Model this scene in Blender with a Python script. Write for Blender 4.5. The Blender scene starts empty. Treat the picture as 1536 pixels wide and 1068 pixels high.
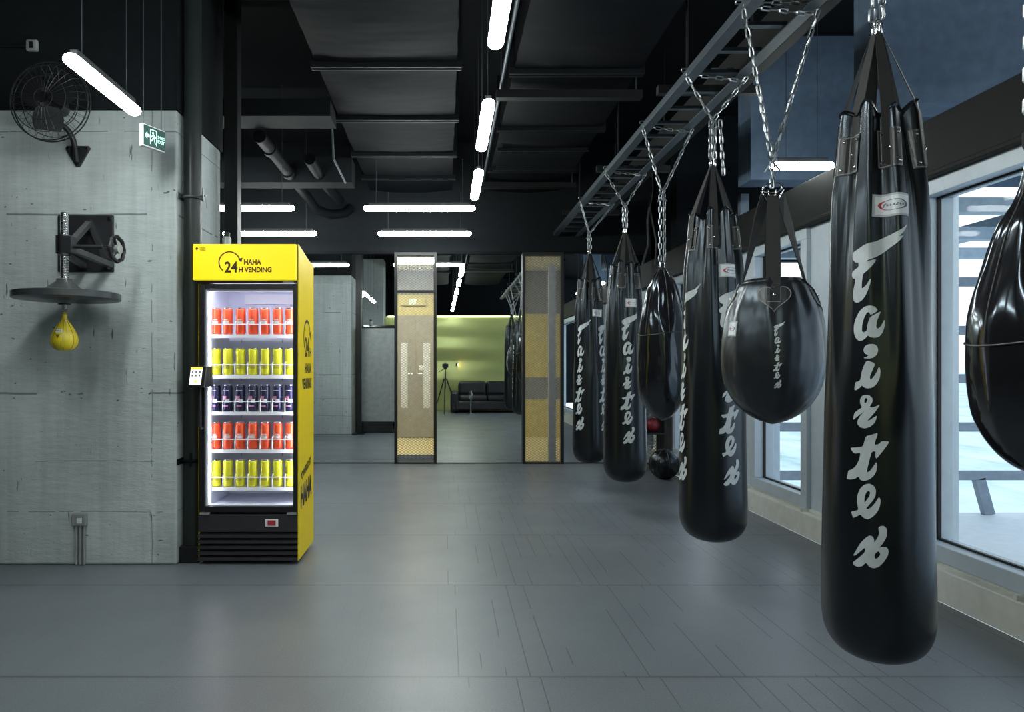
import bpy, bmesh, math, random
from mathutils import Vector, Matrix
from mathutils.geometry import tessellate_polygon
random.seed(7)
PI = math.pi
sc = bpy.context.scene
COL = sc.collection
# x = right, y = depth from the camera, z = height above the floor.

# ------------------------------------------------------------------ node helpers
def new_mat(name):
    m = bpy.data.materials.new(name); m.use_nodes = True
    nt = m.node_tree; b = nt.nodes['Principled BSDF']
    return m, nt, b

def N(nt, t, **kw):
    n = nt.nodes.new(t)
    for k, v in kw.items():
        if k.startswith('i_'):
            n.inputs[k[2:].replace('_', ' ')].default_value = v
        else:
            setattr(n, k, v)
    return n

def math_n(nt, op, a, b=None, c=None):
    n = nt.nodes.new('ShaderNodeMath'); n.operation = op
    for i, v in enumerate((a, b, c)):
        if v is None: continue
        if hasattr(v, 'links') or hasattr(v, 'is_linked'): nt.links.new(v, n.inputs[i])
        else: n.inputs[i].default_value = v
    return n.outputs[0]

def coords(nt, scale=(1, 1, 1)):
    g = nt.nodes.new('ShaderNodeNewGeometry')
    mp = nt.nodes.new('ShaderNodeMapping'); mp.inputs['Scale'].default_value = scale
    nt.links.new(g.outputs['Position'], mp.inputs['Vector'])
    return mp.outputs[0]

def ocoords(nt, scale=(1, 1, 1)):
    g = nt.nodes.new('ShaderNodeTexCoord')
    mp = nt.nodes.new('ShaderNodeMapping'); mp.inputs['Scale'].default_value = scale
    nt.links.new(g.outputs['Object'], mp.inputs['Vector'])
    return mp.outputs[0]

def noise(nt, vec, scale, detail=3, rough=.55):
    n = nt.nodes.new('ShaderNodeTexNoise')
    n.inputs['Scale'].default_value = scale; n.inputs['Detail'].default_value = detail
    n.inputs['Roughness'].default_value = rough
    nt.links.new(vec, n.inputs['Vector']); return n.outputs[0]

def ramp(nt, fac, stops):
    r = nt.nodes.new('ShaderNodeValToRGB'); e = r.color_ramp.elements
    e[0].position, e[0].color = stops[0][0], (*stops[0][1], 1)
    e[1].position, e[1].color = stops[-1][0], (*stops[-1][1], 1)
    for p, c in stops[1:-1]:
        k = e.new(p); k.color = (*c, 1)
    nt.links.new(fac, r.inputs[0]); return r.outputs[0]

def g3(v): return (v, v, v)

def M(name, color, rough=.5, metal=0., spec=.5, bump=None, var=.12, coat=0., bscale=None):
    """procedural material: colour with a slight noise variation and optional bump (scale, strength, distance)"""
    m, nt, b = new_mat(name)
    v = ocoords(nt)
    f = noise(nt, v, 14, 3)
    lo = tuple(c * (1 - var) for c in color); hi = tuple(min(1, c * (1 + var)) for c in color)
    nt.links.new(ramp(nt, f, [(.3, lo), (.7, hi)]), b.inputs['Base Color'])
    b.inputs['Roughness'].default_value = rough
    b.inputs['Metallic'].default_value = metal
    b.inputs['Specular IOR Level'].default_value = spec
    b.inputs['Coat Weight'].default_value = coat
    if bump:
        bn = nt.nodes.new('ShaderNodeBump')
        bn.inputs['Strength'].default_value = bump[1]; bn.inputs['Distance'].default_value = bump[2]
        vv = ocoords(nt, bscale) if bscale else v
        nt.links.new(noise(nt, vv, bump[0], 2), bn.inputs['Height'])
        nt.links.new(bn.outputs[0], b.inputs['Normal'])
    return m

def emit(name, color, strength):
    m, nt, b = new_mat(name)
    b.inputs['Base Color'].default_value = (*color, 1)
    b.inputs['Emission Color'].default_value = (*color, 1)
    b.inputs['Emission Strength'].default_value = strength
    return m

def concrete(name, seams=True, tint=(.47, .525, .525)):
    m, nt, b = new_mat(name)
    v = coords(nt)
    big = noise(nt, v, 1.1, 4, .6)
    base = ramp(nt, big, [(.3, tuple(c * .8 for c in tint)), (.5, tint), (.7, tuple(c * 1.17 for c in tint))])
    fine = ramp(nt, noise(nt, coords(nt, (2, 2, 14)), 3.2, 5, .7), [(.3, g3(.90)), (.6, g3(1.0)), (.8, g3(1.04))])
    def mul(a, c, f=1.):
        x = nt.nodes.new('ShaderNodeMix'); x.data_type = 'RGBA'; x.blend_type = 'MULTIPLY'
        x.inputs[0].default_value = f
        nt.links.new(a, x.inputs[6]); nt.links.new(c, x.inputs[7]); return x.outputs[2]
    col = mul(base, fine)
    # pits and scratches: vertical dark scars high up, small pock marks
    scar = ramp(nt, noise(nt, coords(nt, (9, 9, 1.5)), 3.1, 3, .6), [(.27, g3(.3)), (.31, g3(1.0))])
    pit = ramp(nt, noise(nt, coords(nt, (1, 1, 1.8)), 17, 2, .5), [(.24, g3(.3)), (.27, g3(1.0))])
    col = mul(mul(col, scar), pit)
    # fine shutter-board lines
    vert = ramp(nt, noise(nt, coords(nt, (7, 7, .35)), 2.5, 3, .6), [(.35, g3(.9)), (.6, g3(1.03))])
    col = mul(col, vert)
    sep = nt.nodes.new('ShaderNodeSeparateXYZ')
    nt.links.new(v, sep.inputs[0])
    if seams:
        wob = math_n(nt, 'MULTIPLY', math_n(nt, 'SUBTRACT', noise(nt, v, 2.2, 3), .5), .03)
        z = math_n(nt, 'ADD', sep.outputs[2], wob)
        tot = None
        for hh, w in ((1.028, .006), (2.10, .0055), (2.60, .003), (.32, .002), (.62, .002)):
            l = math_n(nt, 'LESS_THAN', math_n(nt, 'ABSOLUTE', math_n(nt, 'SUBTRACT', z, hh)), w)
            tot = l if tot is None else math_n(nt, 'MAXIMUM', tot, l)
        x = math_n(nt, 'ADD', sep.outputs[0], math_n(nt, 'MULTIPLY', wob, .5))
        l = math_n(nt, 'LESS_THAN', math_n(nt, 'ABSOLUTE', math_n(nt, 'SUBTRACT', x, -1.76)), .0022)
        tot = math_n(nt, 'MAXIMUM', tot, l)
        brk = math_n(nt, 'MULTIPLY', tot, math_n(nt, 'GREATER_THAN', noise(nt, v, 3.3, 3), .43))
        mx = nt.nodes.new('ShaderNodeMix'); mx.data_type = 'RGBA'; mx.blend_type = 'MULTIPLY'
        nt.links.new(brk, mx.inputs[0]); nt.links.new(col, mx.inputs[6]); mx.inputs[7].default_value = (.42, .43, .42, 1)
        col = mx.outputs[2]
    nt.links.new(col, b.inputs['Base Color'])
    b.inputs['Roughness'].default_value = .78
    b.inputs['Specular IOR Level'].default_value = .3
    bn = nt.nodes.new('ShaderNodeBump'); bn.inputs['Strength'].default_value = .5; bn.inputs['Distance'].default_value = .012
    hsum = math_n(nt, 'ADD', noise(nt, coords(nt, (1, 1, 3)), 9, 5, .65), math_n(nt, 'MULTIPLY', math_n(nt, 'ADD', scar, pit), .4))
    nt.links.new(hsum, bn.inputs['Height']); nt.links.new(bn.outputs[0], b.inputs['Normal'])
    return m

def floor_mat():
    m, nt, b = new_mat('rubber_tile_floor')
    v = coords(nt); sep = nt.nodes.new('ShaderNodeSeparateXYZ'); nt.links.new(v, sep.inputs[0])
    X, Y = sep.outputs[0], sep.outputs[1]
    row = math_n(nt, 'PINGPONG', math_n(nt, 'ADD', Y, 20 * 1.12 - 2.69), .56)
    rline = math_n(nt, 'LESS_THAN', row, .006)
    ridx = math_n(nt, 'FLOOR', math_n(nt, 'DIVIDE', math_n(nt, 'ADD', Y, 20 * 1.12 - 2.69), 1.12))
    xs = math_n(nt, 'ADD', math_n(nt, 'ADD', X, 20.0), math_n(nt, 'MULTIPLY', ridx, .037))
    col_ = math_n(nt, 'PINGPONG', xs, .046)
    cline = math_n(nt, 'LESS_THAN', col_, .0022)
    vis = math_n(nt, 'GREATER_THAN', noise(nt, coords(nt, (3, .7, 1)), 1.4, 2), .5)
    vis = math_n(nt, 'MULTIPLY', vis, math_n(nt, 'ADD', .12, math_n(nt, 'MULTIPLY', math_n(nt, 'GREATER_THAN', X, 0.0), .85)))
    cline = math_n(nt, 'MULTIPLY', cline, vis)
    line = math_n(nt, 'MAXIMUM', rline, cline)
    n1 = noise(nt, coords(nt, (1, 1, 1)), .9, 5, .6)
    base = ramp(nt, n1, [(.3, (.118, .132, .150)), (.7, (.150, .166, .186))])
    fin = ramp(nt, noise(nt, v, 120, 2), [(.35, g3(.9)), (.65, g3(1.08))])
    mm = nt.nodes.new('ShaderNodeMix'); mm.data_type = 'RGBA'; mm.blend_type = 'MULTIPLY'; mm.inputs[0].default_value = 1
    nt.links.new(base, mm.inputs[6]); nt.links.new(fin, mm.inputs[7])
    mx = nt.nodes.new('ShaderNodeMix'); mx.data_type = 'RGBA'; mx.blend_type = 'MIX'
    nt.links.new(math_n(nt, 'MULTIPLY', line, .85), mx.inputs[0]); nt.links.new(mm.outputs[2], mx.inputs[6]); mx.inputs[7].default_value = (.035, .038, .042, 1)
    nt.links.new(mx.outputs[2], b.inputs['Base Color'])
    rg = ramp(nt, noise(nt, v, 2.1, 4), [(.3, g3(.33)), (.7, g3(.41))])
    nt.links.new(rg, b.inputs['Roughness'])
    b.inputs['Specular IOR Level'].default_value = .55
    h = math_n(nt, 'SUBTRACT', math_n(nt, 'MULTIPLY', noise(nt, v, 60, 3), .12), line)
    h = math_n(nt, 'ADD', h, math_n(nt, 'MULTIPLY', noise(nt, v, 3, 2), .6))
    bn = nt.nodes.new('ShaderNodeBump'); bn.inputs['Strength'].default_value = .35; bn.inputs['Distance'].default_value = .004
    nt.links.new(h, bn.inputs['Height']); nt.links.new(bn.outputs[0], b.inputs['Normal'])
    return m

def glass_mat(name, tint=(1, 1, 1), gloss=.07):
    m, nt, b = new_mat(name)
    nt.nodes.remove(b)
    out = nt.nodes['Material Output']
    t = N(nt, 'ShaderNodeBsdfTransparent'); t.inputs[0].default_value = (*tint, 1)
    g = N(nt, 'ShaderNodeBsdfGlossy'); g.inputs['Roughness'].default_value = .02
    x = N(nt, 'ShaderNodeMixShader'); x.inputs[0].default_value = gloss
    nt.links.new(t.outputs[0], x.inputs[1]); nt.links.new(g.outputs[0], x.inputs[2]); nt.links.new(x.outputs[0], out.inputs[0])
    return m

MT = dict(
    floor=floor_mat(),
    concrete=concrete('board_marked_concrete'),
    concrete2=concrete('plain_concrete', False, (.36, .40, .40)),
    black_paint=M('black_ceiling_paint', (.004, .005, .006), .85, spec=.08, bump=(6, .3, .01)),
    dark_wall=M('dark_grey_wall_paint', (.009, .011, .013), .8, spec=.12, bump=(8, .2, .006)),
    duct=M('black_duct_wrap', (.0026, .0035, .005), .7, spec=.07, bump=(1.4, .45, .03), bscale=(1, 2.5, 1)),
    duct_rim=M('black_duct_flange', (.007, .009, .011), .5, spec=.15, bump=(10, .3, .004)),
    pipe=M('grey_painted_pipe', (.005, .006, .0075), .6, spec=.08),
    olive_pipe=M('dark_green_grey_pipe', (.016, .022, .022), .4, spec=.3),
    steel_black=M('black_steel', (.010, .011, .012), .42, spec=.3, bump=(30, .1, .001)),
    steel_rail=M('weathered_steel_rail', (.06, .075, .09), .42, .3, bump=(30, .2, .002)),
    chain=M('galvanised_chain', (.36, .38, .40), .32, 1.),
    chrome=M('bright_chrome', (.75, .76, .78), .18, 1.),
    webbing=M('black_webbing', (.012, .012, .013), .75, bump=(220, .3, .001)),
    vinyl=M('black_bag_vinyl', (.006, .0066, .0078), .27, spec=.55, bump=(4, .16, .02), bscale=(1, 1, .45)),
    vinyl_gloss=M('glossy_black_vinyl', (.010, .010, .012), .13, spec=.7, bump=(5, .7, .03), bscale=(1.6, 1.6, .5)),
    vinyl_soft=M('soft_black_leather', (.014, .015, .017), .3, spec=.6, bump=(6, .7, .03), bscale=(1.3, 1.3, .6)),
    patch=M('black_sewn_patch', (.022, .024, .026), .4, bump=(60, .3, .002)),
    thread=M('grey_stitching', (.25, .26, .27), .6),
    print=M('silver_grey_print', (.52, .56, .58), .45),
    label=M('white_woven_label', (.68, .71, .74), .6),
    label_edge=M('grey_label_border', (.42, .45, .47), .6),
    red_print=M('dark_red_print', (.35, .03, .04), .5),
    navy_print=M('navy_print', (.04, .06, .10), .5),
    yellow_paint=M('yellow_machine_vinyl', (.98, .72, .0), .42, var=.02, spec=.35),
    black_print=M('black_brown_print', (.02, .012, .005), .45),
    cab_black=M('machine_black_plastic', (.010, .010, .012), .35),
    cab_grille=M('machine_grille_grey', (.028, .026, .030), .4),
    cab_white=M('white_cabinet_liner', (.78, .80, .92), .4, var=.03),
    shelf_white=M('white_wire_shelf', (.88, .89, .93), .35, var=.02),
    can_red=M('orange_red_can', (.88, .10, .03), .28, .2, var=.06),
    can_yellow=M('yellow_can', (.80, .76, .03), .28, .2, var=.06),
    can_navy=M('dark_navy_can', (.018, .018, .06), .25, .2, var=.06),
    can_art_pale=M('pale_can_artwork', (.62, .62, .60), .4),
    can_art_mute=M('muted_can_artwork', (.42, .36, .10), .4),
    can_art_pink=M('pink_can_artwork', (.62, .22, .36), .4),
    alu=M('can_aluminium', (.72, .72, .74), .25, 1.),
    red_badge=M('red_badge', (.42, .03, .05), .4),
    white_plastic=M('white_plastic', (.75, .77, .78), .4),
    grey_box=M('grey_metal_box', (.30, .32, .32), .45, .3),
    plate=M('black_mount_plate', (.014, .015, .018), .4, bump=(20, .15, .002)),
    arm=M('dark_steel_arm', (.06, .062, .066), .35, .3),
    platform=M('dark_lacquered_board', (.035, .04, .045), .3),
    yellow_leather=M('yellow_speed_bag_leather', (.62, .50, .02), .32, bump=(9, .3, .006), var=.2),
    seam_dark=M('dark_seam', (.12, .09, .01), .5),
    gold=M('brushed_gold_panel', (.60, .52, .15), .42, .0, bump=(3, .2, .01)),
    gold_floor=M('pale_gold_tile', (.60, .52, .24), .4),
    grey_panel=M('grey_metal_panel', (.20, .21, .22), .45, .2),
    frost=M('frosted_strip', (.62, .65, .64), .5),
    mesh_metal=M('expanded_mesh_metal', (.30, .31, .32), .4, .2),
    green_wall=None,
    sofa=M('black_sofa_leather', (.016, .017, .020), .33, bump=(7, .4, .01)),
    frame=M('pale_blue_grey_window_frame', (.56, .64, .72), .4, var=.04),
    kerb=M('pale_cream_kerb', (.78, .79, .75), .5, var=.06),
    beam=M('black_green_beam', (.008, .010, .0095), .6, spec=.15),
    bulkhead=M('slate_blue_bulkhead', (.085, .125, .18), .8, spec=.2),
    ext_rail=M('slate_grey_rail', (.22, .27, .33), .5),
    deck=M('white_deck', (.88, .90, .91), .6, var=.05),
    ext_steel=M('blue_grey_canopy_steel', (.34, .43, .50), .45),
    rubber=M('black_rubber', (.015, .015, .017), .5),
    orange=M('orange_rubber', (.80, .16, .02), .45),
    dark_red=M('dark_red_leather', (.22, .02, .03), .4),
    glass=glass_mat('clear_window_glass', (.97, .985, .98), .004),
    door_glass=glass_mat('fridge_door_glass', (1, 1, 1), .03),
    tube=emit('lit_white_diffuser', (.93, 1.0, .97), 42),
    strip=emit('fridge_led_strip', (.86, .89, 1.0), 15),
    yellow_glow=None, screen=emit('lit_white_screen', (.95, .92, .95), .9),
    screen_yellow=emit('lit_yellow_screen', (.9, .7, .03), .9),
    sign_green=emit('lit_green_sign', (.004, .035, .028), .6),
    sign_mark=emit('lit_pale_green_mark', (.52, 1.0, .80), .95),
    added_warm_lamp=emit('added_lamp_glow', (1.0, .62, .22), 120),
    cove=emit('yellow_green_cove_light', (.88, 1.0, .45), 2.2),
)
for k_ in ('vinyl', 'vinyl_gloss', 'vinyl_soft'): MT[k_].node_tree.nodes['Principled BSDF'].inputs['Specular Tint'].default_value = (.72, .86, 1.0, 1)
# shiny dented green wall
m, nt, b = new_mat('shiny_green_panel'); MT['green_wall'] = m
v = coords(nt, (.3, 1, 1.6))
nt.links.new(ramp(nt, noise(nt, v, 1.3, 2), [(.3, (.34, .38, .14)), (.7, (.46, .50, .20))]), b.inputs['Base Color'])
b.inputs['Metallic'].default_value = .5; b.inputs['Roughness'].default_value = .27
bn = nt.nodes.new('ShaderNodeBump'); bn.inputs['Strength'].default_value = .9; bn.inputs['Distance'].default_value = .13
nt.links.new(noise(nt, v, 1.25, 0, .3), bn.inputs['Height']); nt.links.new(bn.outputs[0], b.inputs['Normal'])
m, nt, b = new_mat('yellow_header_added_glow'); MT['yellow_glow'] = m  # machine yellow with a faint glow added to brighten the header face
b.inputs['Base Color'].default_value = (.98, .74, .0, 1); b.inputs['Emission Color'].default_value = (1, .76, .0, 1); b.inputs['Emission Strength'].default_value = .30; b.inputs['Roughness'].default_value = .45
# mirror
m, nt, b = new_mat('wall_mirror_silver'); MT['mirror'] = m
b.inputs['Base Color'].default_value = (.86, .90, .90, 1); b.inputs['Metallic'].default_value = 1; b.inputs['Roughness'].default_value = .0
# landscape
m, nt, b = new_mat('pale_snowy_grass'); MT['snow'] = m
v = coords(nt, (1, .35, 1))
nt.links.new(ramp(nt, noise(nt, v, .55, 6, .68), [(.32, (.42, .56, .46)), (.46, (.70, .80, .79)), (.6, (.88, .93, .95))]), b.inputs['Base Color'])
b.inputs['Roughness'].default_value = .9

# ------------------------------------------------------------------ mesh builder
class MB:
    def __init__(s): s.v = []; s.f = []; s.m = []; s.mi = 0
    def add(s, vs, fs):
        o = len(s.v); s.v += [tuple(p) for p in vs]
        for f in fs: s.f.append(tuple(i + o for i in f)); s.m.append(s.mi)
        return s
    def box(s, x0, x1, y0, y1, z0, z1):
        vs = [(x, y, z) for z in (z0, z1) for y in (y0, y1) for x in (x0, x1)]
        return s.add(vs, [(0, 2, 3, 1), (4, 5, 7, 6), (0, 1, 5, 4), (1, 3, 7, 5), (3, 2, 6, 7), (2, 0, 4, 6)])
    def beam(s, p0, p1, w, h, up=(0, 0, 1)):
        p0, p1 = Vector(p0), Vector(p1); d = (p1 - p0).normalized()
        u = Vector(up)
        if abs(d.dot(u)) > .97: u = Vector((1, 0, 0))
        a = d.cross(u).normalized(); c = a.cross(d)
        vs = []
        for p in (p0, p1):
            for i, j in ((-1, -1), (1, -1), (1, 1), (-1, 1)): vs.append(p + a * (i * w / 2) + c * (j * h / 2))
        return s.add(vs, [(3, 2, 1, 0), (4, 5, 6, 7), (0, 1, 5, 4), (1, 2, 6, 5), (2, 3, 7, 6), (3, 0, 4, 7)])
    def tube(s, pts, r, n=10, cap=True, closed=False):
        pts = [Vector(p) for p in pts]; m = len(pts)
        rs = r if isinstance(r, (list, tuple)) else [r] * m
        prev = None; vs = []
        for i, p in enumerate(pts):
            if closed: d = (pts[(i + 1) % m] - pts[i - 1])
            else: d = (pts[min(i + 1, m - 1)] - pts[max(i - 1, 0)])
            d.normalize()
            if prev is None:
                u = Vector((0, 0, 1)) if abs(d.z) < .9 else Vector((1, 0, 0))
                a = d.cross(u).normalized()
            else:
                a = (prev - d * prev.dot(d)).normalized()
            prev = a; c = d.cross(a)
            for k in range(n):
                t = 2 * PI * k / n
                vs.append(p + (a * math.cos(t) + c * math.sin(t)) * rs[i])
        fs = []
        for i in range(m if closed else m - 1):
            j = (i + 1) % m
            for k in range(n):
                l = (k + 1) % n
                fs.append((i * n + k, i * n + l, j * n + l, j * n + k))
        if cap and not closed:
            fs.append(tuple(range(n - 1, -1, -1))); fs.append(tuple((m - 1) * n + k for k in range(n)))
        return s.add(vs, fs)
    def lathe(s, prof, n=32, c=(0, 0, 0), axis='z'):
        """prof: list of (radius, height)"""
        vs = []
        for r, h in prof:
            for k in range(n):
                t = 2 * PI * k / n; x, y = r * math.cos(t), r * math.sin(t)
                p = (x, y, h) if axis == 'z' else ((h, x, y) if axis == 'x' else (x, h, y) )
                vs.append((p[0] + c[0], p[1] + c[1], p[2] + c[2]))
        fs = []
        for i in range(len(prof) - 1):
            for k in range(n):
                l = (k + 1) % n
                fs.append((i * n + k, i * n + l, (i + 1) * n + l, (i + 1) * n + k))
        fs.append(tuple(range(n - 1, -1, -1))); fs.append(tuple((len(prof) - 1) * n + k for k in range(n)))
        return s.add(vs, fs)
    def ball(s, c, r, sc=(1, 1, 1), n=24, m=14):
        prof = [(math.sin(PI * i / m) * r, -math.cos(PI * i / m) * r) for i in range(m + 1)]
        prof[0] = (.0004, prof[0][1]); prof[-1] = (.0004, prof[-1][1])
        o = len(s.v); s.lathe(prof, n)
        for i in range(o, len(s.v)):
            p = s.v[i]; s.v[i] = (p[0] * sc[0] + c[0], p[1] * sc[1] + c[1], p[2] * sc[2] + c[2])
        return s
    def prism(s, poly, y0, y1, plane='xz'):
        """poly in the plane, extruded along the third axis from y0 to y1"""
        n = len(poly)
        def P(a, b, c): return {'xz': (a, c, b), 'yz': (c, a, b), 'xy': (a, b, c)}[plane]
        vs = [P(a, b, y0) for a, b in poly] + [P(a, b, y1) for a, b in poly]
        fs = [tuple(range(n)), tuple(range(2 * n - 1, n - 1, -1))]
        for i in range(n):
            j = (i + 1) % n; fs.append((i, i + n, j + n, j))
        return s.add(vs, fs)
    def ribbon(s, pts, wdir, w, t=.003):
        pts = [Vector(p) for p in pts]; Ws = [Vector(q).normalized() for q in wdir] if isinstance(wdir, list) else [Vector(wdir).normalized()] * len(pts); vs = []
        ws = w if isinstance(w, (list, tuple)) else [w] * len(pts)
        for i, p in enumerate(pts):
            W = Ws[i]; d = (pts[min(i + 1, len(pts) - 1)] - pts[max(i - 1, 0)]).normalized(); nrm = d.cross(W).normalized()
            for a, b_ in ((-1, -1), (1, -1), (1, 1), (-1, 1)): vs.append(p + W * (a * ws[i] / 2) + nrm * (b_ * t / 2))
        fs = [(3, 2, 1, 0), tuple((len(pts) - 1) * 4 + k for k in range(4))]
        for i in range(len(pts) - 1):
            for k in range(4):
                l = (k + 1) % 4; fs.append((i * 4 + k, i * 4 + l, i * 4 + 4 + l, i * 4 + 4 + k))
        return s.add(vs, fs)
    def link(s, c, d, side, L=.052, W=.026, r=.0042):
        c = Vector(c); d = Vector(d).normalized(); a = Vector(side); a = (a - d * a.dot(d)).normalized()
        pts = []; hr = W / 2 - r; hl = L / 2 - r - hr
        for k in range(12):
            t = 2 * PI * (k + .5) / 12
            x = math.cos(t) * hr; y = math.sin(t) * hr + (hl if math.sin(t) > 0 else -hl)
            pts.append(c + a * x + d * y)
        return s.tube(pts, r, 6, closed=True)
    def chain(s, p0, p1, L=.052, W=.024, r=.0042, tw=.4):
        p0, p1 = Vector(p0), Vector(p1); d = p1 - p0; n = max(2, round(d.length / (L - 2.2 * r)))
        dn = d.normalized(); u = Vector((0, 1, 0)) if abs(dn.y) < .9 else Vector((1, 0, 0))
        a = dn.cross(u).normalized(); b_ = dn.cross(a)
        for i in range(n):
            t = tw + (PI / 2 if i % 2 else 0) + random.uniform(-.15, .15)
            s.link(p0 + d * ((i + .5) / n), dn, a * math.cos(t) + b_ * math.sin(t), L, W, r)
        return s
    def build(s, name, mats, parent=None, smooth=False, bevel=0, loc=None, kind=None, split=35):
        me = bpy.data.meshes.new(name); me.from_pydata(s.v, [], s.f)
        if not isinstance(mats, (list, tuple)): mats = [mats]
        for q in mats: me.materials.append(MT[q] if isinstance(q, str) else q)
        for p, i in zip(me.polygons, s.m): p.material_index = i; p.use_smooth = smooth
        bm = bmesh.new(); bm.from_mesh(me); bmesh.ops.recalc_face_normals(bm, faces=bm.faces)
        if smooth:
            for e in bm.edges:
                if len(e.link_faces) == 2 and e.calc_face_angle(0) > math.radians(split): e.smooth = False
        bm.to_mesh(me); bm.free()
        o = bpy.data.objects.new(name, me); COL.objects.link(o)
        if loc: o.location = loc
        if parent: o.parent = parent
        if bevel:
            bv = o.modifiers.new('bevel', 'BEVEL'); bv.width = bevel; bv.segments = 2; bv.limit_method = 'ANGLE'
        if kind: o['kind'] = kind
        return o

def thing(name, label, cat, loc=(0, 0, 0), rz=0, group=None):
    o = bpy.data.objects.new(name, None); COL.objects.link(o)
    o.location = loc; o.rotation_euler = (0, 0, rz); o['label'] = label; o['category'] = cat
    if group: o['group'] = group
    return o
def tag(o, label, cat, group=None):
    o['label'] = label; o['category'] = cat
    if group: o['group'] = group
    return o
def struct(o, label=None, cat=None):
    o['kind'] = 'structure'
    if label: o['label'] = label
    if cat: o['category'] = cat
    return o

def text_verts(s, w, h, off=.0):
    """text as flat triangles fitted in a w x h rectangle whose lower left corner is the origin"""
    cu = bpy.data.curves.new('t', 'FONT'); cu.body = s; cu.size = 1; cu.offset = off; cu.resolution_u = 4
    ob = bpy.data.objects.new('t', cu); COL.objects.link(ob)
    bpy.context.view_layer.update()
    me = bpy.data.meshes.new_from_object(ob.evaluated_get(bpy.context.evaluated_depsgraph_get()))
    vs = [tuple(q.co) for q in me.vertices]; fs = [tuple(p.vertices) for p in me.polygons]
    bpy.data.objects.remove(ob); bpy.data.curves.remove(cu); bpy.data.meshes.remove(me)
    if not vs: return [], []
    x0 = min(q[0] for q in vs); x1 = max(q[0] for q in vs); y0 = min(q[1] for q in vs); y1 = max(q[1] for q in vs)
    return [((q[0] - x0) / (x1 - x0) * w, (q[1] - y0) / max(1e-6, y1 - y0) * h) for q in vs], fs

def arc_poly(cx, cy, r, a0, a1, w, n=28):
    out = []
    for i in range(n + 1):
        a = math.radians(a0 + (a1 - a0) * i / n); out.append((cx + (r + w / 2) * math.cos(a), cy + (r + w / 2) * math.sin(a)))
    for i in range(n, -1, -1):
        a = math.radians(a0 + (a1 - a0) * i / n); out.append((cx + (r - w / 2) * math.cos(a), cy + (r - w / 2) * math.sin(a)))
    return out

# ------------------------------------------------------------------ SETTING
ML = 8.51            # mirror plane
CEIL = 3.9
struct(MB().box(-6.0, 2.5, -5.0, ML + .12, -.1, 0).build('floor', 'floor'))
struct(MB().box(-6.0, 5.0, -5.0, 12.0, CEIL, CEIL + .1).build('ceiling', 'black_paint'))
struct(MB().box(-6.1, -6.0, -5, ML + .1, 0, CEIL).build('wall_left', 'dark_wall'))
struct(MB().box(-6.1, 5.0, -5.1, -5.0, 0, CEIL).build('wall_back', 'dark_wall'))
# end wall above and beside the mirrors
w = MB().box(-6.0, 2.5, ML + .0, ML + .14, 2.56, CEIL)
w.box(-6.0, -3.4, ML, ML + .14, 0, 2.56)
struct(w.build('wall_end', 'dark_wall'))
struct(MB().box(-3.4, 2.5, ML - .035, ML, 2.545, 2.575).build('trim_1', 'pipe'))
struct(MB().box(-3.4, 2.5, ML - .02, ML, 0, .012).build('trim_2', 'steel_black'))
# mirrors between the mesh cabinets
P1 = (-.617, -.105); P2 = (.932, 1.434)
for i, (a, b_, lab) in enumerate(((-3.4, P1[0], 'tall wall mirror left of both mesh lobby screens, partly behind the yellow machine'),
                                  (P1[1], P2[0], 'tall wall mirror between the two mesh screens, showing the sofa and tripod'),
                                  (P2[1], 2.5, 'tall wall mirror right of the mesh screens, behind the far hanging bags'))):
    o = MB().box(a, b_, ML, ML + .03, .012, 2.545).build('wall_mirror', 'mirror')
    tag(o, lab, 'mirror', 'wall mirrors on the end wall')

# column on the left
struct(MB().box(-3.4, -1.612, 4.2, 5.02, 0, 2.73).build('wall_left_column', 'concrete', bevel=.012))
struct(MB().box(-3.42, -1.606, 4.195, 5.05, 2.731, CEIL).build('wall_left_upper', 'dark_wall'))
# pier and green wall behind the camera (seen in the mirror)
struct(MB().box(-2.6, -1.58, -1.5, -.85, 0, CEIL).build('wall_back_pier', 'concrete2', bevel=.01))
struct(MB().box(-1.58, 2.4, -1.42, -1.3, 0, 2.47).build('wall_green', 'green_wall'))
tag(MB().box(-1.5, 2.3, -1.29, -1.255, 2.44, 2.475).build('cove_light', 'cove'), 'yellow green light strip along the top of the green wall', 'light')

# lobby behind the mesh screens
struct(MB().box(-2.6, 2.6, ML + .12, 11.6, -.1, -.002).build('floor_lobby', 'gold_floor'))
lw = MB()
lw.box(-2.6, 2.6, 11.56, 11.7, 2.36, CEIL); lw.box(-2.7, -2.6, ML + .12, 11.7, 0, CEIL); lw.box(2.5, 2.6, ML + .14, 11.7, 0, CEIL)
struct(lw.build('wall_lobby', 'grey_panel'))
lg = MB().box(-2.6, .4, 11.56, 11.7, 0, 2.36)
struct(lg.build('wall_lobby_gold', 'gold'))
lg2 = MB(); lg2.mi = 0; lg2.box(.4, 2.5, 11.56, 11.7, 0, .63); lg2.box(.4, 2.5, 11.56, 11.7, .99, 2.04); lg2.mi = 1; lg2.box(.4, 2.5, 11.55, 11.7, .63, .99); lg2.box(.4, 2.5, 11.55, 11.7, 2.04, 2.36)
struct(lg2.build('wall_lobby_banded', ['gold', 'grey_panel']))
struct(MB().box(-2.6, 2.5, ML + .15, 11.56, 2.75, 2.8).build('ceiling_lobby', 'white_plastic'))
dr = thing('double_door', 'grey double door with two frosted strips seen through the left mesh screen', 'door', (-.49, 11.55, 0))
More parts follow.
